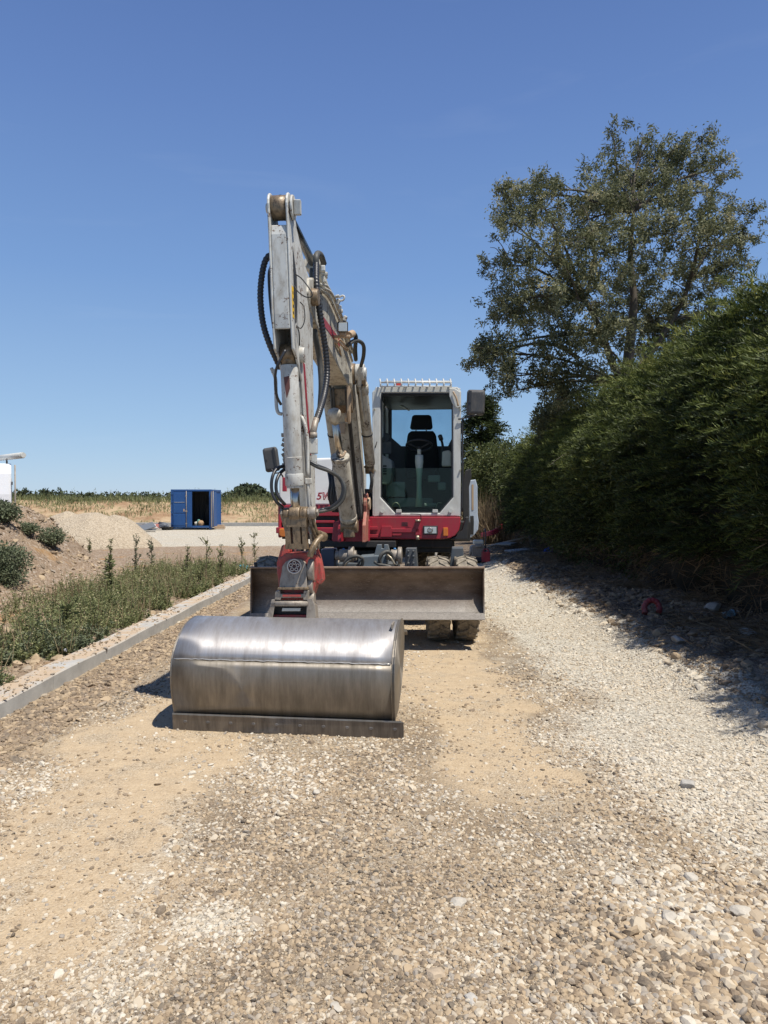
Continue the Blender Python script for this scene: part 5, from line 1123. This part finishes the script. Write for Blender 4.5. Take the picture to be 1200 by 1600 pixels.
leafy_bush('bush', 'dark bush mass behind the cab beside the conifer', 'bush', (2.6, 35, 2.0), (2.4, 1.6, 1.9), 13000, .15, M['bush'], .40, lob=24)
leafy_bush('bush', 'dark feathery shrub rising over the hedge below the ash tree', 'bush', (5.0, 20.5, 3.7), (.9, 1.3, 1.1), 9000, .10, M['ash'], .25, core=False)
# dry reeds in front of the bushes
n = 5200; x = rng.uniform(3.3, 5.4, n); y = 26.5+rng.normal(0,.45,n)+(x-4)*-.3; hgt = rng.uniform(.6, 2.3, n)
V, Qd = leaf_quads(np.stack([x, y, height(x,y)], -1), np.stack([rng.normal(0,.38,n), rng.normal(0,.3,n), np.ones(n)], -1), hgt*rng.uniform(.5,1,n), rng.uniform(.015,.035,n))
tag(fastmesh('dry_reeds', V, Qd, M['straw'], None, rng.random(n)*.75), 'thicket of dry brown reeds at the road end right of the cab', 'reeds')['kind'] = 'stuff'

# ---- litter on the hedge bank: dead fronds
n = 15000; y = rng.uniform(4.5, 22, n); x = 3.95+rng.normal(0,.42,n); keep = (x > 2.75) & (fbm(x, y, 1.3, 131) > .44); x, y = x[keep], y[keep]; n = len(x)
V, Qd = leaf_quads(np.stack([x, y, height(x,y)+.01+rng.random(n)*.05], -1), np.stack([rng.normal(0,1,n), rng.normal(0,1,n), rng.normal(.08,.15,n)], -1), rng.uniform(.08,.32,n), rng.uniform(.004,.014,n))
o = fastmesh('dead_litter', V, Qd, M['straw'], None, rng.random(n)*.55); o['kind'] = 'stuff'; o['label'] = 'brown dead twigs and needles on the bank under the hedge'

# ---- weeds behind the kerb
def weeds(name, label, X, Y, H, nst, nlf, m, tone, lsize, kind='stuff', parent=None, bushy=.35):
    parts = []; n = len(X); base = np.stack([X, Y, height(X, Y)], -1)
    st = np.repeat(np.arange(n), nst); ns = len(st); D = unit(np.stack([rng.normal(0,bushy,ns), rng.normal(0,bushy,ns), np.ones(ns)], -1)); Hs = H[st]*rng.uniform(.5,1.05,ns)
    V, Q_ = leaf_quads(base[st]+rng.normal(0,.02,(ns,3)), D, Hs, .009+Hs*.004); parts.append((V, Q_, np.full(ns,.45)+rng.normal(0,.1,ns)))
    lf = np.repeat(np.arange(ns), nlf); nl = len(lf); t = rng.uniform(.05,1,nl)
    P = (base[st]+rng.normal(0,.02,(ns,3)))[lf]+D[lf]*(Hs[lf]*t)[:,None]
    V, Q_ = leaf_quads(P, rng.normal(size=(nl,3))*np.array([1,1,.5])+np.array([0,0,.45]), lsize*(1.25-.7*t)*rng.uniform(.6,1.4,nl), lsize*.33*rng.uniform(.7,1.3,nl))
    parts.append((V, Q_, np.clip(tone+rng.normal(0,.16,nl)+np.repeat(rng.normal(0,.10,ns), nlf), 0, 1)))
    V, Q_, T = join(parts); o = fastmesh(name, V, Q_, m, parent, T)
    if parent is None: o['kind'] = kind; o['label'] = label
    return o
def strip(n, y0, y1, off0, off1, seed, cut=.42):
    Y = rng.uniform(y0, y1, n*3); X = kerb_x(Y)-.27-rng.uniform(off0, off1, n*3); k = (fbm(X, Y, .9, seed) > cut) & ((X+3.12)**2+(Y-6.75)**2 > .42**2); return X[k][:n], Y[k][:n]
X, Y = strip(760, 4.6, 16, .10, 1.15, 141, .40); H = (.08+.42*rng.random(len(X))**2.0)*(.75+.5*fbm(X,Y,1.1,142)); weeds('roadside_weeds', 'belt of green weeds growing behind the kerb', X, Y, H, 4, 22, M['weed'], .58, .048)
X, Y = strip(320, 9, 16, .35, 2.0, 144, .44); weeds('roadside_weeds', 'thicker dry tipped weeds beside the earth mound', X, Y, rng.uniform(.2,.45,len(X)), 4, 18, M['weed'], .62, .042)
X, Y = strip(130, 4.4, 8.2, .05, .8, 143, .42); weeds('roadside_weeds', 'dark broad leaved weeds at the near left edge behind the kerb', X, Y, rng.uniform(.10,.30,len(X)), 5, 18, M['greyweed'], .62, .055)
# dry grass seed stalks
X, Y = strip(1700, 4.8, 17, .08, 1.9, 145, .38)
V, Q_ = leaf_quads(np.stack([X, Y, height(X,Y)], -1), np.stack([rng.normal(0,.25,len(X)), rng.normal(0,.25,len(X)), np.ones(len(X))], -1), rng.uniform(.15,.52,len(X)), np.full(len(X), .0065)); o = fastmesh('dry_grass', V, Q_, M['straw'], None, rng.random(len(X))); o['kind'] = 'stuff'; o['label'] = 'dry grass stalks among the roadside weeds'
# tall single plants
def tall_plant(px, py_base, py_top, label, m='weed', leaves=90, lsize=.11, dead=False):
    Yg = 1156*1.5/(py_base-782); 
    for _ in range(8): p = at(px, py_base, Yg); g = hz(p.x, p.y); Yg = 1156*(CAM_H-g)/(py_base-782)
    p = at(px, py_base, Yg); g = hz(p.x, p.y); hgt = at(px, py_top, Yg).z-g; o = thing('tall_weed', (p.x, p.y, g), label, 'plant', 'tall weeds on the earth left of the road')
    mb = MB(); lean = random.uniform(-.04,.04); top = Vector((p.x+lean, p.y, g+hgt)); mb.tube([Vector((p.x,p.y,g-.02)), Vector((p.x+lean*.2,p.y,g+hgt*.5)), top], .009, 6, taper=.4)
    br = []
    for k in range(7): 
        b0 = Vector((p.x,p.y,g)).lerp(top, random.uniform(.3,.85)); b1 = b0+Vector((random.uniform(-.14,.14), random.uniform(-.1,.1), random.uniform(.1,.22)))*hgt; mb.tube([b0, b1], .004, 5); br.append((b0, b1))
    mb.build('stalk', M['bark'], o)
    n = leaves; t = rng.random(n); P = np.array([p.x, p.y, g])+np.stack([lean*t, t*0, t*hgt], -1)+rng.normal(0,.012,(n,3))
    V, Q_ = leaf_quads(P, rng.normal(size=(n,3))*np.array([1,1,.4])+np.array([0,0,.35]), lsize*1.3*(1.1-.6*t)*rng.uniform(.7,1.3,n), lsize*.42*(1.1-.5*t)); parts = [(V, Q_, np.clip(rng.normal(.45,.18,n),0,1))]
    for b0, b1 in br:
        q = rng.random(14)[:,None]; Pq = np.array(b0)*(1-q)+np.array(b1)*q; V, Q_ = leaf_quads(Pq, rng.normal(size=(14,3))+np.array([0,0,.5]), np.full(14,.05), np.full(14,.02)); parts.append((V, Q_, np.clip(rng.normal(.6,.18,14),0,1)))
    V, Q_, T = join(parts); fastmesh('leaves', V, Q_, M[m], o, T); return o
for a in [(172,935,868,'tall dark stemmed weed with broad leaves left of the weed belt',), (73,866,828,'thin upright weed in front of the pale gravel heap, left one','greyweed',40,.06),
          (140,872,841,'small spiky plant on the soil below the gravel heap','weed',60,.07), (172,880,842,'tufted plant between the heap and the weed belt','weed',60,.08),
          (212,905,836,'branching weed standing highest left of the blue container','greyweed',90,.06), (237,900,840,'branching weed right below the debris pile','greyweed',80,.06),
          (293,905,850,'slender weed in front of the blue container door','weed',60,.06), (322,910,838,'bare looking stalk leaning in front of the container opening','weed',25,.04),
          (345,905,850,'feathery weed right of the container opening','weed',60,.06), (378,890,838,'loose branching weed near the far end of the kerb','weed',70,.05), (398,882,832,'tall loose weed closest to the excavator bucket arm','weed',70,.05), (103,1000,945,'broad leaved plant with pale hanging leaves at the near weeds','weed',60,.15)]:
    tall_plant(*a)
# bushes on the mound
def ground_at(px, py, y0=9):
    Yg = y0
    for Yt in np.linspace(4, 40, 1500):
        p = at(px, py, Yt)
        if p.z <= hz(p.x, p.y): return Vector((p.x, p.y, hz(p.x, p.y)))
    return p
g = ground_at(18, 915); leafy_bush('shrub', 'dense green shrub low on the earth mound at the left edge', 'shrub', (g.x-.15, g.y+.1, g.z+.28), (.50,.45,.36), 6500, .05, M['greyweed'], .62, trunk=True)
g = ground_at(82, 858); leafy_bush('shrub', 'grey green shrub at the foot of the mound before the gravel heap', 'shrub', (g.x, g.y, g.z+.22), (.26,.25,.16), 1500, .05, M['greyweed'], .65, core=False)
g = ground_at(14, 822); leafy_bush('shrub', 'dark shrub on top of the earth mound beside the white van', 'shrub', (g.x-.1, g.y, g.z+.25), (.30,.3,.26), 1900, .055, M['greyweed'], .5, core=False)
g = ground_at(45, 838); leafy_bush('shrub', 'small trailing shrub on the slope of the mound', 'shrub', (g.x, g.y, g.z+.12), (.22,.2,.11), 700, .05, M['greyweed'], .6, core=False)
# grass tufts on the bank and its crest
n = 26000; x = rng.uniform(-34, 12, n); y = np.where(rng.random(n) < .45, rng.normal(55, 2.2, n), rng.uniform(47, 54, n)); k = (fbm(x, y, .35, 151) > .46); x, y = x[k], y[k]; n = len(x)
crest = y > 52.5; V, Q_ = leaf_quads(np.stack([x, y, height(x,y)-.02], -1), np.stack([rng.normal(0,.35,n), rng.normal(0,.3,n), np.ones(n)], -1), np.where(crest, rng.uniform(.15,.55,n), rng.uniform(.1,.35,n)), rng.uniform(.03,.08,n))
o = fastmesh('bank_grass', V, Q_, M['weed'], None, np.clip(np.where(crest, .55, .8)+rng.normal(0,.17,n), 0, 1)); o['kind'] = 'stuff'; o['label'] = 'dry grass and weeds on the bank behind the container'
n = 260; x = rng.uniform(-32, 0, n); y = rng.normal(54, 1.5, n); weeds('bank_weeds', 'taller weeds standing on the crest of the far bank', x, y, rng.uniform(.3,1.1,n), 2, 14, M['weed'], .45, .13, bushy=.12)
# far woodland line
parts = []
def wood_blob(cx, cy, r, h, n, base=1.3):
    d = sphere_pts(n)*(rng.random((n,1))**.3); P = np.array([cx,cy,base])+d*np.array([r,r*.7,h]); P[:,2] = np.abs(P[:,2]-base)+base
    V, Q_ = leaf_quads(P, rng.normal(size=(n,3)), rng.uniform(.7,1.6,n)*h*.22, rng.uniform(.5,1.0,n)*h*.2); parts.append((V, Q_, np.clip(rng.normal(.42,.2,n)+.2*d[:,2], 0, 1)))
for k in range(150):
    x = -165+k*1.9; h = (4.2 if x < -108 else 3.4) *(.75+.5*float(fbm(x, 0, .05, 161)))+random.uniform(0,.5); wood_blob(x, 250+random.uniform(-6,6), 3.2, h, 200, 0.6)
V, Q_, T = join(parts); o = fastmesh('far_woodland', V, Q_, M['farwood'], None, T); o['kind'] = 'stuff'; o['label'] = 'dark line of woodland on the horizon'
parts = []; wood_blob(0, 0, 4.0, 3.6, 1500, 0); wood_blob(-3.4, 1, 2.6, 2.4, 700, 0); wood_blob(3.6, 1, 3.2, 2.1, 800, 0); wood_blob(7.5, 1, 3, 1.9, 600, 0)
V, Q_, T = join(parts); V = V+np.array([-25.5, 140, 1.0]); tr = thing('far_tree', (-25.5,140,1.0), 'round dark tree clump on the horizon right of the container', 'tree'); fastmesh('crown', V, Q_, M['farwood'], tr, T)
mb = MB(); mb.cyl((-25.5,140,.9), (-25.5,140,3), .25); mb.build('trunk', M['bark'], tr)

# ================================================================ container and site things
def corr_side(mb, p0, p1, z0, z1, nrm, depth=.036, pitch=.28):
    L = (p1-p0).length; d = (p1-p0)/L; n = int(L/pitch); pts = []
    for k in range(n):
        a = k*L/n; w = L/n
        for t, q in ((0,0),(.32,0),(.5,1),(.82,1)): pts.append(p0+d*(a+t*w)-nrm*depth*q)
    pts.append(p1); 
    mb.loft([[p+UZ*(z0) for p in pts], [p+UZ*z1 for p in pts]], smooth=False, caps=False, close=False)
cp = at(267, 828, 40.2); cp.z = hz(cp.x+1.2, 40.5)+.02; CW, CDp, CHt = 2.2, 2.44, 2.18
CT = thing('shipping_container', cp+Vector((CW/2, CDp/2, 0)), 'small blue shipping container with its right door open onto a dark inside', 'container')
def C3(a, b, c): return cp+Vector((a, b, c))
mb = MB()
for a in (0, CW-.12):
    for b in (0, CDp-.12): mb.fbox(C3, a, a+.12, b, b+.12, 0, CHt)
for c in (.10, CHt-.10):
    mb.fbox(C3, .121, CW-.121, 0.002, .10, c-.002, c+.098); mb.fbox(C3, .121, CW-.121, CDp-.10, CDp-.002, c, c+.096)
    mb.fbox(C3, .002, .10, .121, CDp-.121, c, c+.096); mb.fbox(C3, CW-.10, CW-.002, .121, CDp-.121, c, c+.096)
mb.build('frame', M['blue'], CT, bevel=.01)
mb = MB(); corr_side(mb, C3(CW-.03,.12,0), C3(CW-.03,CDp-.12,0), .12, CHt-.05, Vector((1,0,0))); mb.build('right_wall', M['blue'], CT)
mb = MB(); corr_side(mb, C3(.03,.12,0), C3(.03,CDp-.12,0), .12, CHt-.05, Vector((-1,0,0))); mb.build('left_wall', M['blue'], CT)
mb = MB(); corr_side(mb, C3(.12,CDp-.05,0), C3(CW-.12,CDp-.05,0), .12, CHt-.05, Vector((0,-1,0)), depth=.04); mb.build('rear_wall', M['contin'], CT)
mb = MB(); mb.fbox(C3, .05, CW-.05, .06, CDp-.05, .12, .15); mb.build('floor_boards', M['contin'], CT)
mb = MB(); mb.fbox(C3, .02, CW-.02, .02, CDp-.02, CHt-.04, CHt-.012); mb.build('roof_sheet', M['blue'], CT)
mb = MB(); mb.fbox(C3, .125, 1.02, -.035, -.002, .14, CHt-.12)
DR = mb.build('door', M['blue'], CT, bevel=.006, label='closed blue left door')
for c0, c1 in ((.22,.82),(.90,1.38),(1.46,1.98)): 
    mb = MB(); mb.fbox(C3, .16, .78, -.048, -.034, c0, c1); mb.build('door_panel', M['blue'], DR, bevel=.006)
for a in (.86,): 
    mb = MB(); mb.cyl(C3(a,-.06,.12), C3(a,-.06,CHt-.08), .018, seg=8); mb.fbox(C3, a-.05, a+.05, -.075, -.05, .95, 1.05); mb.fbox(C3, a-.04, a+.04, -.075, -.05, .3,.36); mb.fbox(C3, a-.04, a+.04, -.075, -.05, 1.8,1.86); mb.build('lock_rod', M['wornsteel'], DR)
mb = MB(); mb.fbox(C3, .70, .76, -.06, -.047, .98, 1.12); mb.build('door_handle', M['tan'], DR)
mb = MB(); mb.fbox(C3, .20, .76, -.053, -.049, 1.475, 1.49); mb.build('pale_marking', M['cabwhite'], DR)
for c in (.3,.9,1.5,1.95): 
    mb = MB(); mb.fbox(C3, .06, .13, -.03, -.003, c-.03, c+.03); mb.build('hinge', M['blue'], CT)
mb = MB(); mb.fbox(lambda a,b,c: C3(CW+.01+b*.04+a*.0+.0, -a*.10, c)+Vector((a*.0,0,0)), 0, 1, 0, 1, .14, CHt-.12); mb.build('door_edge_strip', M['wornsteel'], CT)
# the open right door is swung right back along the side wall
mb = MB(); mb.fbox(C3, CW+.02, CW+.055, .0, .98, .14, CHt-.12); D2 = mb.build('door', M['blue'], CT, bevel=.006, label='open blue right door folded back against the side')
mb = MB(); mb.cyl(C3(CW+.075,.14,.12), C3(CW+.075,.14,CHt-.08), .018, seg=8); mb.build('lock_rod', M['wornsteel'], D2)
mb = MB(); mb.fbox(C3, 1.02, 1.16, -.03, .0, .14, CHt-.12); mb.build('door_gasket', M['blue'], CT)
for a, b, w, h, col, nm, lb in ((1.28,.5,.22,.28,(.55,.53,.48),'sack','white sack just inside the container opening'),(1.55,.35,.30,.34,(.35,.22,.12),'cardboard_box','crumpled brown box just inside the container opening'),(1.42,.40,.18,.40,(.10,.25,.22),'sack','teal sack between the white sack and the brown box')):
    bm = bmesh.new(); bmesh.ops.create_icosphere(bm, subdivisions=3, radius=1); vs = [C3(a,b,.15+h*.5)+Vector((v.co.x*w*.6, v.co.y*w*.6, v.co.z*h*.5))*(1+.3*(float(fbm(v.co.x*2+a*9, v.co.y+v.co.z*2, 1.6, 171))-.5)) for v in bm.verts]; fs = [tuple(v.index for v in f.verts) for f in bm.faces]; bm.free()
    tag(link(nm, vs, fs, None, plain(nm+'_cloth', col, .8)), lb, 'sack' if nm == 'sack' else 'box')
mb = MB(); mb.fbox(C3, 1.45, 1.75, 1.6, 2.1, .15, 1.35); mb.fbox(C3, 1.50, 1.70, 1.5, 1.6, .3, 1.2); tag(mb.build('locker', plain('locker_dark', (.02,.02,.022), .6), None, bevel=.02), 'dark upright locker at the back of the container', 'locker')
mb = MB(); q = C3(CW+.35,.5,0); mb.box(q+Vector((0,0,.09)), (.55,.3,.14)); mb.box(q+Vector((.05,.02,.20)), (.35,.25,.08)); tag(mb.build('timber_block', M['tan'], None, bevel=.01), 'pale timber blocks on the gravel at the container right corner', 'timber')
# debris left of the container
def crumple(name, px, py, size, col, label, cat, flat=.5, seed=0, Yg=None, sub=3, mtl=None):
    g = ground_at(px, py); bm = bmesh.new(); bmesh.ops.create_icosphere(bm, subdivisions=sub, radius=1); r = random.Random(px*3+py+seed); vs = []
    for v in bm.verts:
        k = 1+.9*(float(fbm(v.co.x*1.3+px, v.co.y*1.3+v.co.z*1.7+py, 1.4, 181))-.5); vs.append(g+Vector((v.co.x*size[0]*.5*k, v.co.y*size[1]*.5*k, max(-.2, v.co.z)*size[2]*k*.6+size[2]*.3)))
    fs = [tuple(v.index for v in f.verts) for f in bm.faces]; bm.free()
    return tag(link(name, vs, fs, None, mtl or plain(name+'_mat', col, .7, 0, .35, 12)), label, cat)
crumple('rubbish_heap', 235, 828, (1.1,.8,.42), (.40,.36,.34), 'pale heap of site rubbish left of the container', 'rubbish')
crumple('red_sacking', 243, 827, (1.0,.6,.30), (.28,.09,.07), 'faded red sacking in the rubbish left of the container', 'sacking')
crumple('grey_sacking', 255, 826, (.6,.5,.42), (.10,.11,.13), 'dark grey sack nearest the container left side', 'sacking')
g = ground_at(222, 831); mb = MB(); mb.box(g+Vector((0,0,.18)), (1.25,.9,.05), Matrix.Rotation(R(24),3,'Z') @ Matrix.Rotation(R(-18),3,'Y') @ Matrix.Rotation(R(14),3,'X')); mb.box(g+Vector((.1,.1,.10)), (1.1,.8,.05), Matrix.Rotation(R(15),3,'Z')); tag(mb.build('board', plain('grey_board', (.13,.14,.15), .6), None, bevel=.005), 'slanted dark grey board leaning at the left end of the rubbish', 'board')
g = ground_at(261, 828); mb = MB(); mb.lathe(g, UZ, [(0,.26),(.16,.34),(.17,.37),(.14,.33),(.03,.25)], 20); tag(mb.build('tub', M['plastic'], None), 'black round tub on the gravel left of the container', 'tub')
# pale stretch kerb behind the track
mb = MB(); mb.box((-12, 46.0, .08), (60, .25, .28)); o = mb.build('far_kerb', m_conc('far_concrete', (.33,.33,.32)), None, bevel=.02); o['kind'] = 'structure'
# bottle, blue bag
def crushed_bottle(px, py, L, label, col, yaw):
    g = ground_at(px, py)+Vector((0,0,.045)); d = Vector((math.cos(yaw), math.sin(yaw), .10)); o = thing('plastic_bottle', g, label, 'bottle')
    mb = MB(); mb.lathe(g-d*L*.5, d, [(0,.02),(.008,.040),(L*.12,.043),(L*.2,.039),(L*.28,.043),(L*.36,.038),(L*.45,.043),(L*.62,.042),(L*.80,.026),(L*.88,.014),(L*.95,.014)], 18); mb.build('bottle_body', M['bottle'], o)
    mb = MB(); mb.lathe(g+d*L*-.02, d, [(0,.0445),(L*.16,.0445)], 18); mb.build('bottle_band', plain('bottle_band_blue', col, .4), o)
    mb = MB(); mb.lathe(g+d*L*.44, d, [(0,.017),(.018,.017)], 14); mb.build('cap', plain('cap_white', (.6,.6,.62), .4), o)
crushed_bottle(84, 1024, .32, 'clear plastic bottle with a blue band lying by the kerb weeds', (.05,.12,.45), R(-20))
crushed_bottle(1142, 965, .26, 'bluish clear bottle lying on the rubble under the hedge', (.25,.4,.5), R(30))
crumple('plastic_bag', 375, 893, (.34,.22,.16), (.10,.42,.55), 'light blue crumpled plastic bag by the far end of the kerb', 'bag')
g = ground_at(1018, 958); mb = MB(); mb.tube([g+Vector((-.10,-.05,-.02)), g+Vector((-.08,.02,.07)), g+Vector((-.01,.05,.13)), g+Vector((.07,.04,.12)), g+Vector((.10,.0,.05)), g+Vector((.06,-.08,.0))], .033, 12, steps=12, ribs=.012); tag(mb.build('red_duct', worn('duct_red', (.24,.03,.035), (.2,.15,.11), .6, None, .6), None), 'curled piece of red corrugated duct on the rubble bank', 'duct')
# red ducts, planks, slab further down the road
for k in range(3):
    mb = MB(); mb.tube([at(752,834+k*2,25.5), at(765,831+k*2.5,25), at(776,826+k*3,25), at(784,820+k*3,25.2)], .028, 8); o = mb.build('red_conduit', M['red'] if k else plain('conduit_red', (.40,.03,.06), .4), None)
    tag(o, ('topmost','middle','lowest')[k]+' of the three red conduits lying behind the excavator', 'conduit', 'red conduits behind the excavator')
def plank(px0, py0, px1, py1, Y, w, th, m, label, name='plank'):
    a, b = at(px0,py0,Y), at(px1,py1,Y+.6); d = (b-a).normalized(); s = d.cross(UZ).normalized(); u = s.cross(d); mb = MB()
    mb.hexa([a-s*w/2, a+s*w/2, b+s*w/2, b-s*w/2, a-s*w/2+u*th, a+s*w/2+u*th, b+s*w/2+u*th, b-s*w/2+u*th]); return tag(mb.build(name, m, None, bevel=.006), label, name.replace('_',' '))
plank(764, 858, 828, 843, 22, .22, .10, M['tan'], 'long weathered timber plank lying under the bushes behind the machine')
plank(786, 852, 798, 850, 20.5, .45, .05, M['console'], 'broken pale board across the long plank', 'board')
plank(797, 866, 831, 862, 19.5, .40, .10, plain('slab_grey', (.40,.40,.39), .8), 'pale concrete slab lying in the shade by the hedge end', 'slab')
crumple('blue_cloth', 859, 864, (.30,.25,.16), (.02,.06,.32), 'small dark blue cloth on the bank by the hedge foot', 'cloth')
# plate compactor behind the right wheel
g = at(746, 876, 19); g.z = hz(g.x, g.y); PCo = thing('plate_compactor', g, 'small plate compactor with dark engine parked behind the right wheel', 'compactor')
mb = MB(); mb.box(g+Vector((0,0,.06)), (.50,.55,.05)); mb.box(g+Vector((0,-.30,.10)), (.50,.05,.12), Matrix.Rotation(R(-30),3,'X')); mb.build('base_plate', M['dark'], PCo, bevel=.01)
mb = MB(); mb.box(g+Vector((0,0,.30)), (.32,.34,.28)); mb.cyl(g+Vector((-.20,0,.30)), g+Vector((.20,0,.30)), .12); mb.cyl(g+Vector((-.08,-.12,.42)), g+Vector((.1,-.12,.42)), .07); mb.build('engine', M['wornsteel'], PCo, bevel=.015)
mb = MB(); mb.box(g+Vector((.02,0,.52)), (.26,.22,.12)); mb.build('fuel_tank', M['column'], PCo, bevel=.03)
mb = MB(); mb.tube([g+Vector((.18,-.1,.1)), g+Vector((.20,-.1,.75)), g+Vector((.20,.25,.80)), g+Vector((.18,.25,.1))], .016, 8, steps=2); mb.build('handle', M['plastic'], PCo)
g2 = at(759, 873, 18.6); g2.z = hz(g2.x, g2.y); mb = MB(); mb.box(g2+Vector((0,0,.14)), (.20,.15,.26)); mb.tube([g2+Vector((-.06,0,.27)), g2+Vector((-.05,0,.33)), g2+Vector((.05,0,.33)), g2+Vector((.06,0,.27))], .014, 6); mb.cyl(g2+Vector((.06,0,.25)), g2+Vector((.07,0,.31)), .025, seg=10); tag(mb.build('fuel_can', M['red'], None, bevel=.015), 'red fuel can on the ground right of the compactor', 'fuel can')

# white van at the left edge
vx = at(18, 770, 18).x; VN = thing('white_van', (vx-1.0, 20.3, 0), 'white van with a rear ladder and a roof tube at the left edge', 'van')
VD = Vector((vx, 18, 0)).normalized(); VL = Vector((-VD.y, VD.x, 0))
def V3(a, b, c): return Vector((vx, 18, 0))+VD*(2.0-a)+VL*(b if True else 0)+UZ*c
mb = MB(); sec = [(0,.45),(0,1.75),(.06,2.25),(.22,2.45),(.6,2.52),(1.4,2.52),(1.78,2.45),(1.94,2.25),(2.0,1.75),(2.0,.45)]
def vsec(b, k, dz=0): return [V3(1+(a-1)*k, b, .45+(c-.45)*(1 if dz == 0 else dz)) for a, c in sec]
mb.loft([vsec(0,.96), vsec(.06,1), vsec(3.9,1), vsec(4.6,.95,.86), vsec(5.1,.9,.50), vsec(5.5,.8,.38)], smooth=False); mb.build('van_body', plain('van_white', (.74,.75,.76), .3, 0, .04), VN, bevel=.02)
mb = MB(); mb.fbox(V3, .25, .95, -.012, -.002, 1.5, 2.15); mb.fbox(V3, 1.05, 1.75, -.012, -.002, 1.5, 2.15); mb.build('rear_window', M['lens'], VN)
mb = MB(); mb.fbox(V3, 1.70, 1.86, -.03, .0, 1.98, 2.06); mb.build('door_bracket', M['console'], VN)
mb = MB()
for a in (1.93, 2.10): mb.cyl(V3(a,-.08,.6), V3(a,-.08,2.46), .018, seg=8)
for k in range(7): mb.cyl(V3(1.93,-.08,.75+k*.27), V3(2.10,-.08,.75+k*.27), .014, seg=6)
mb.build('rear_ladder', M['wornsteel'], VN)
mb = MB(); mb.cyl(V3(.2,.5,2.68), V3(2.05,-.25,2.70), .075, seg=16); mb.cyl(V3(2.03,-.245,2.70), V3(2.10,-.27,2.70), .06, seg=16); mb.build('roof_tube', M['cabwhite'], VN)
mb = MB(); 
for a in (.3,1.7): mb.cyl(V3(a,.1,2.5), V3(a,.1,2.63), .02, seg=8)
mb.build('tube_rest', M['plastic'], VN)
for a in (.2,1.8):
    for b in (1.0,4.4): mb = MB(); mb.lathe(V3(a-.1,b,.34), (1,0,0), [(0,.2),(.01,.30),(.04,.34),(.16,.34),(.19,.30),(.2,.2)], 24); mb.build('wheel', M['tyre'], VN)
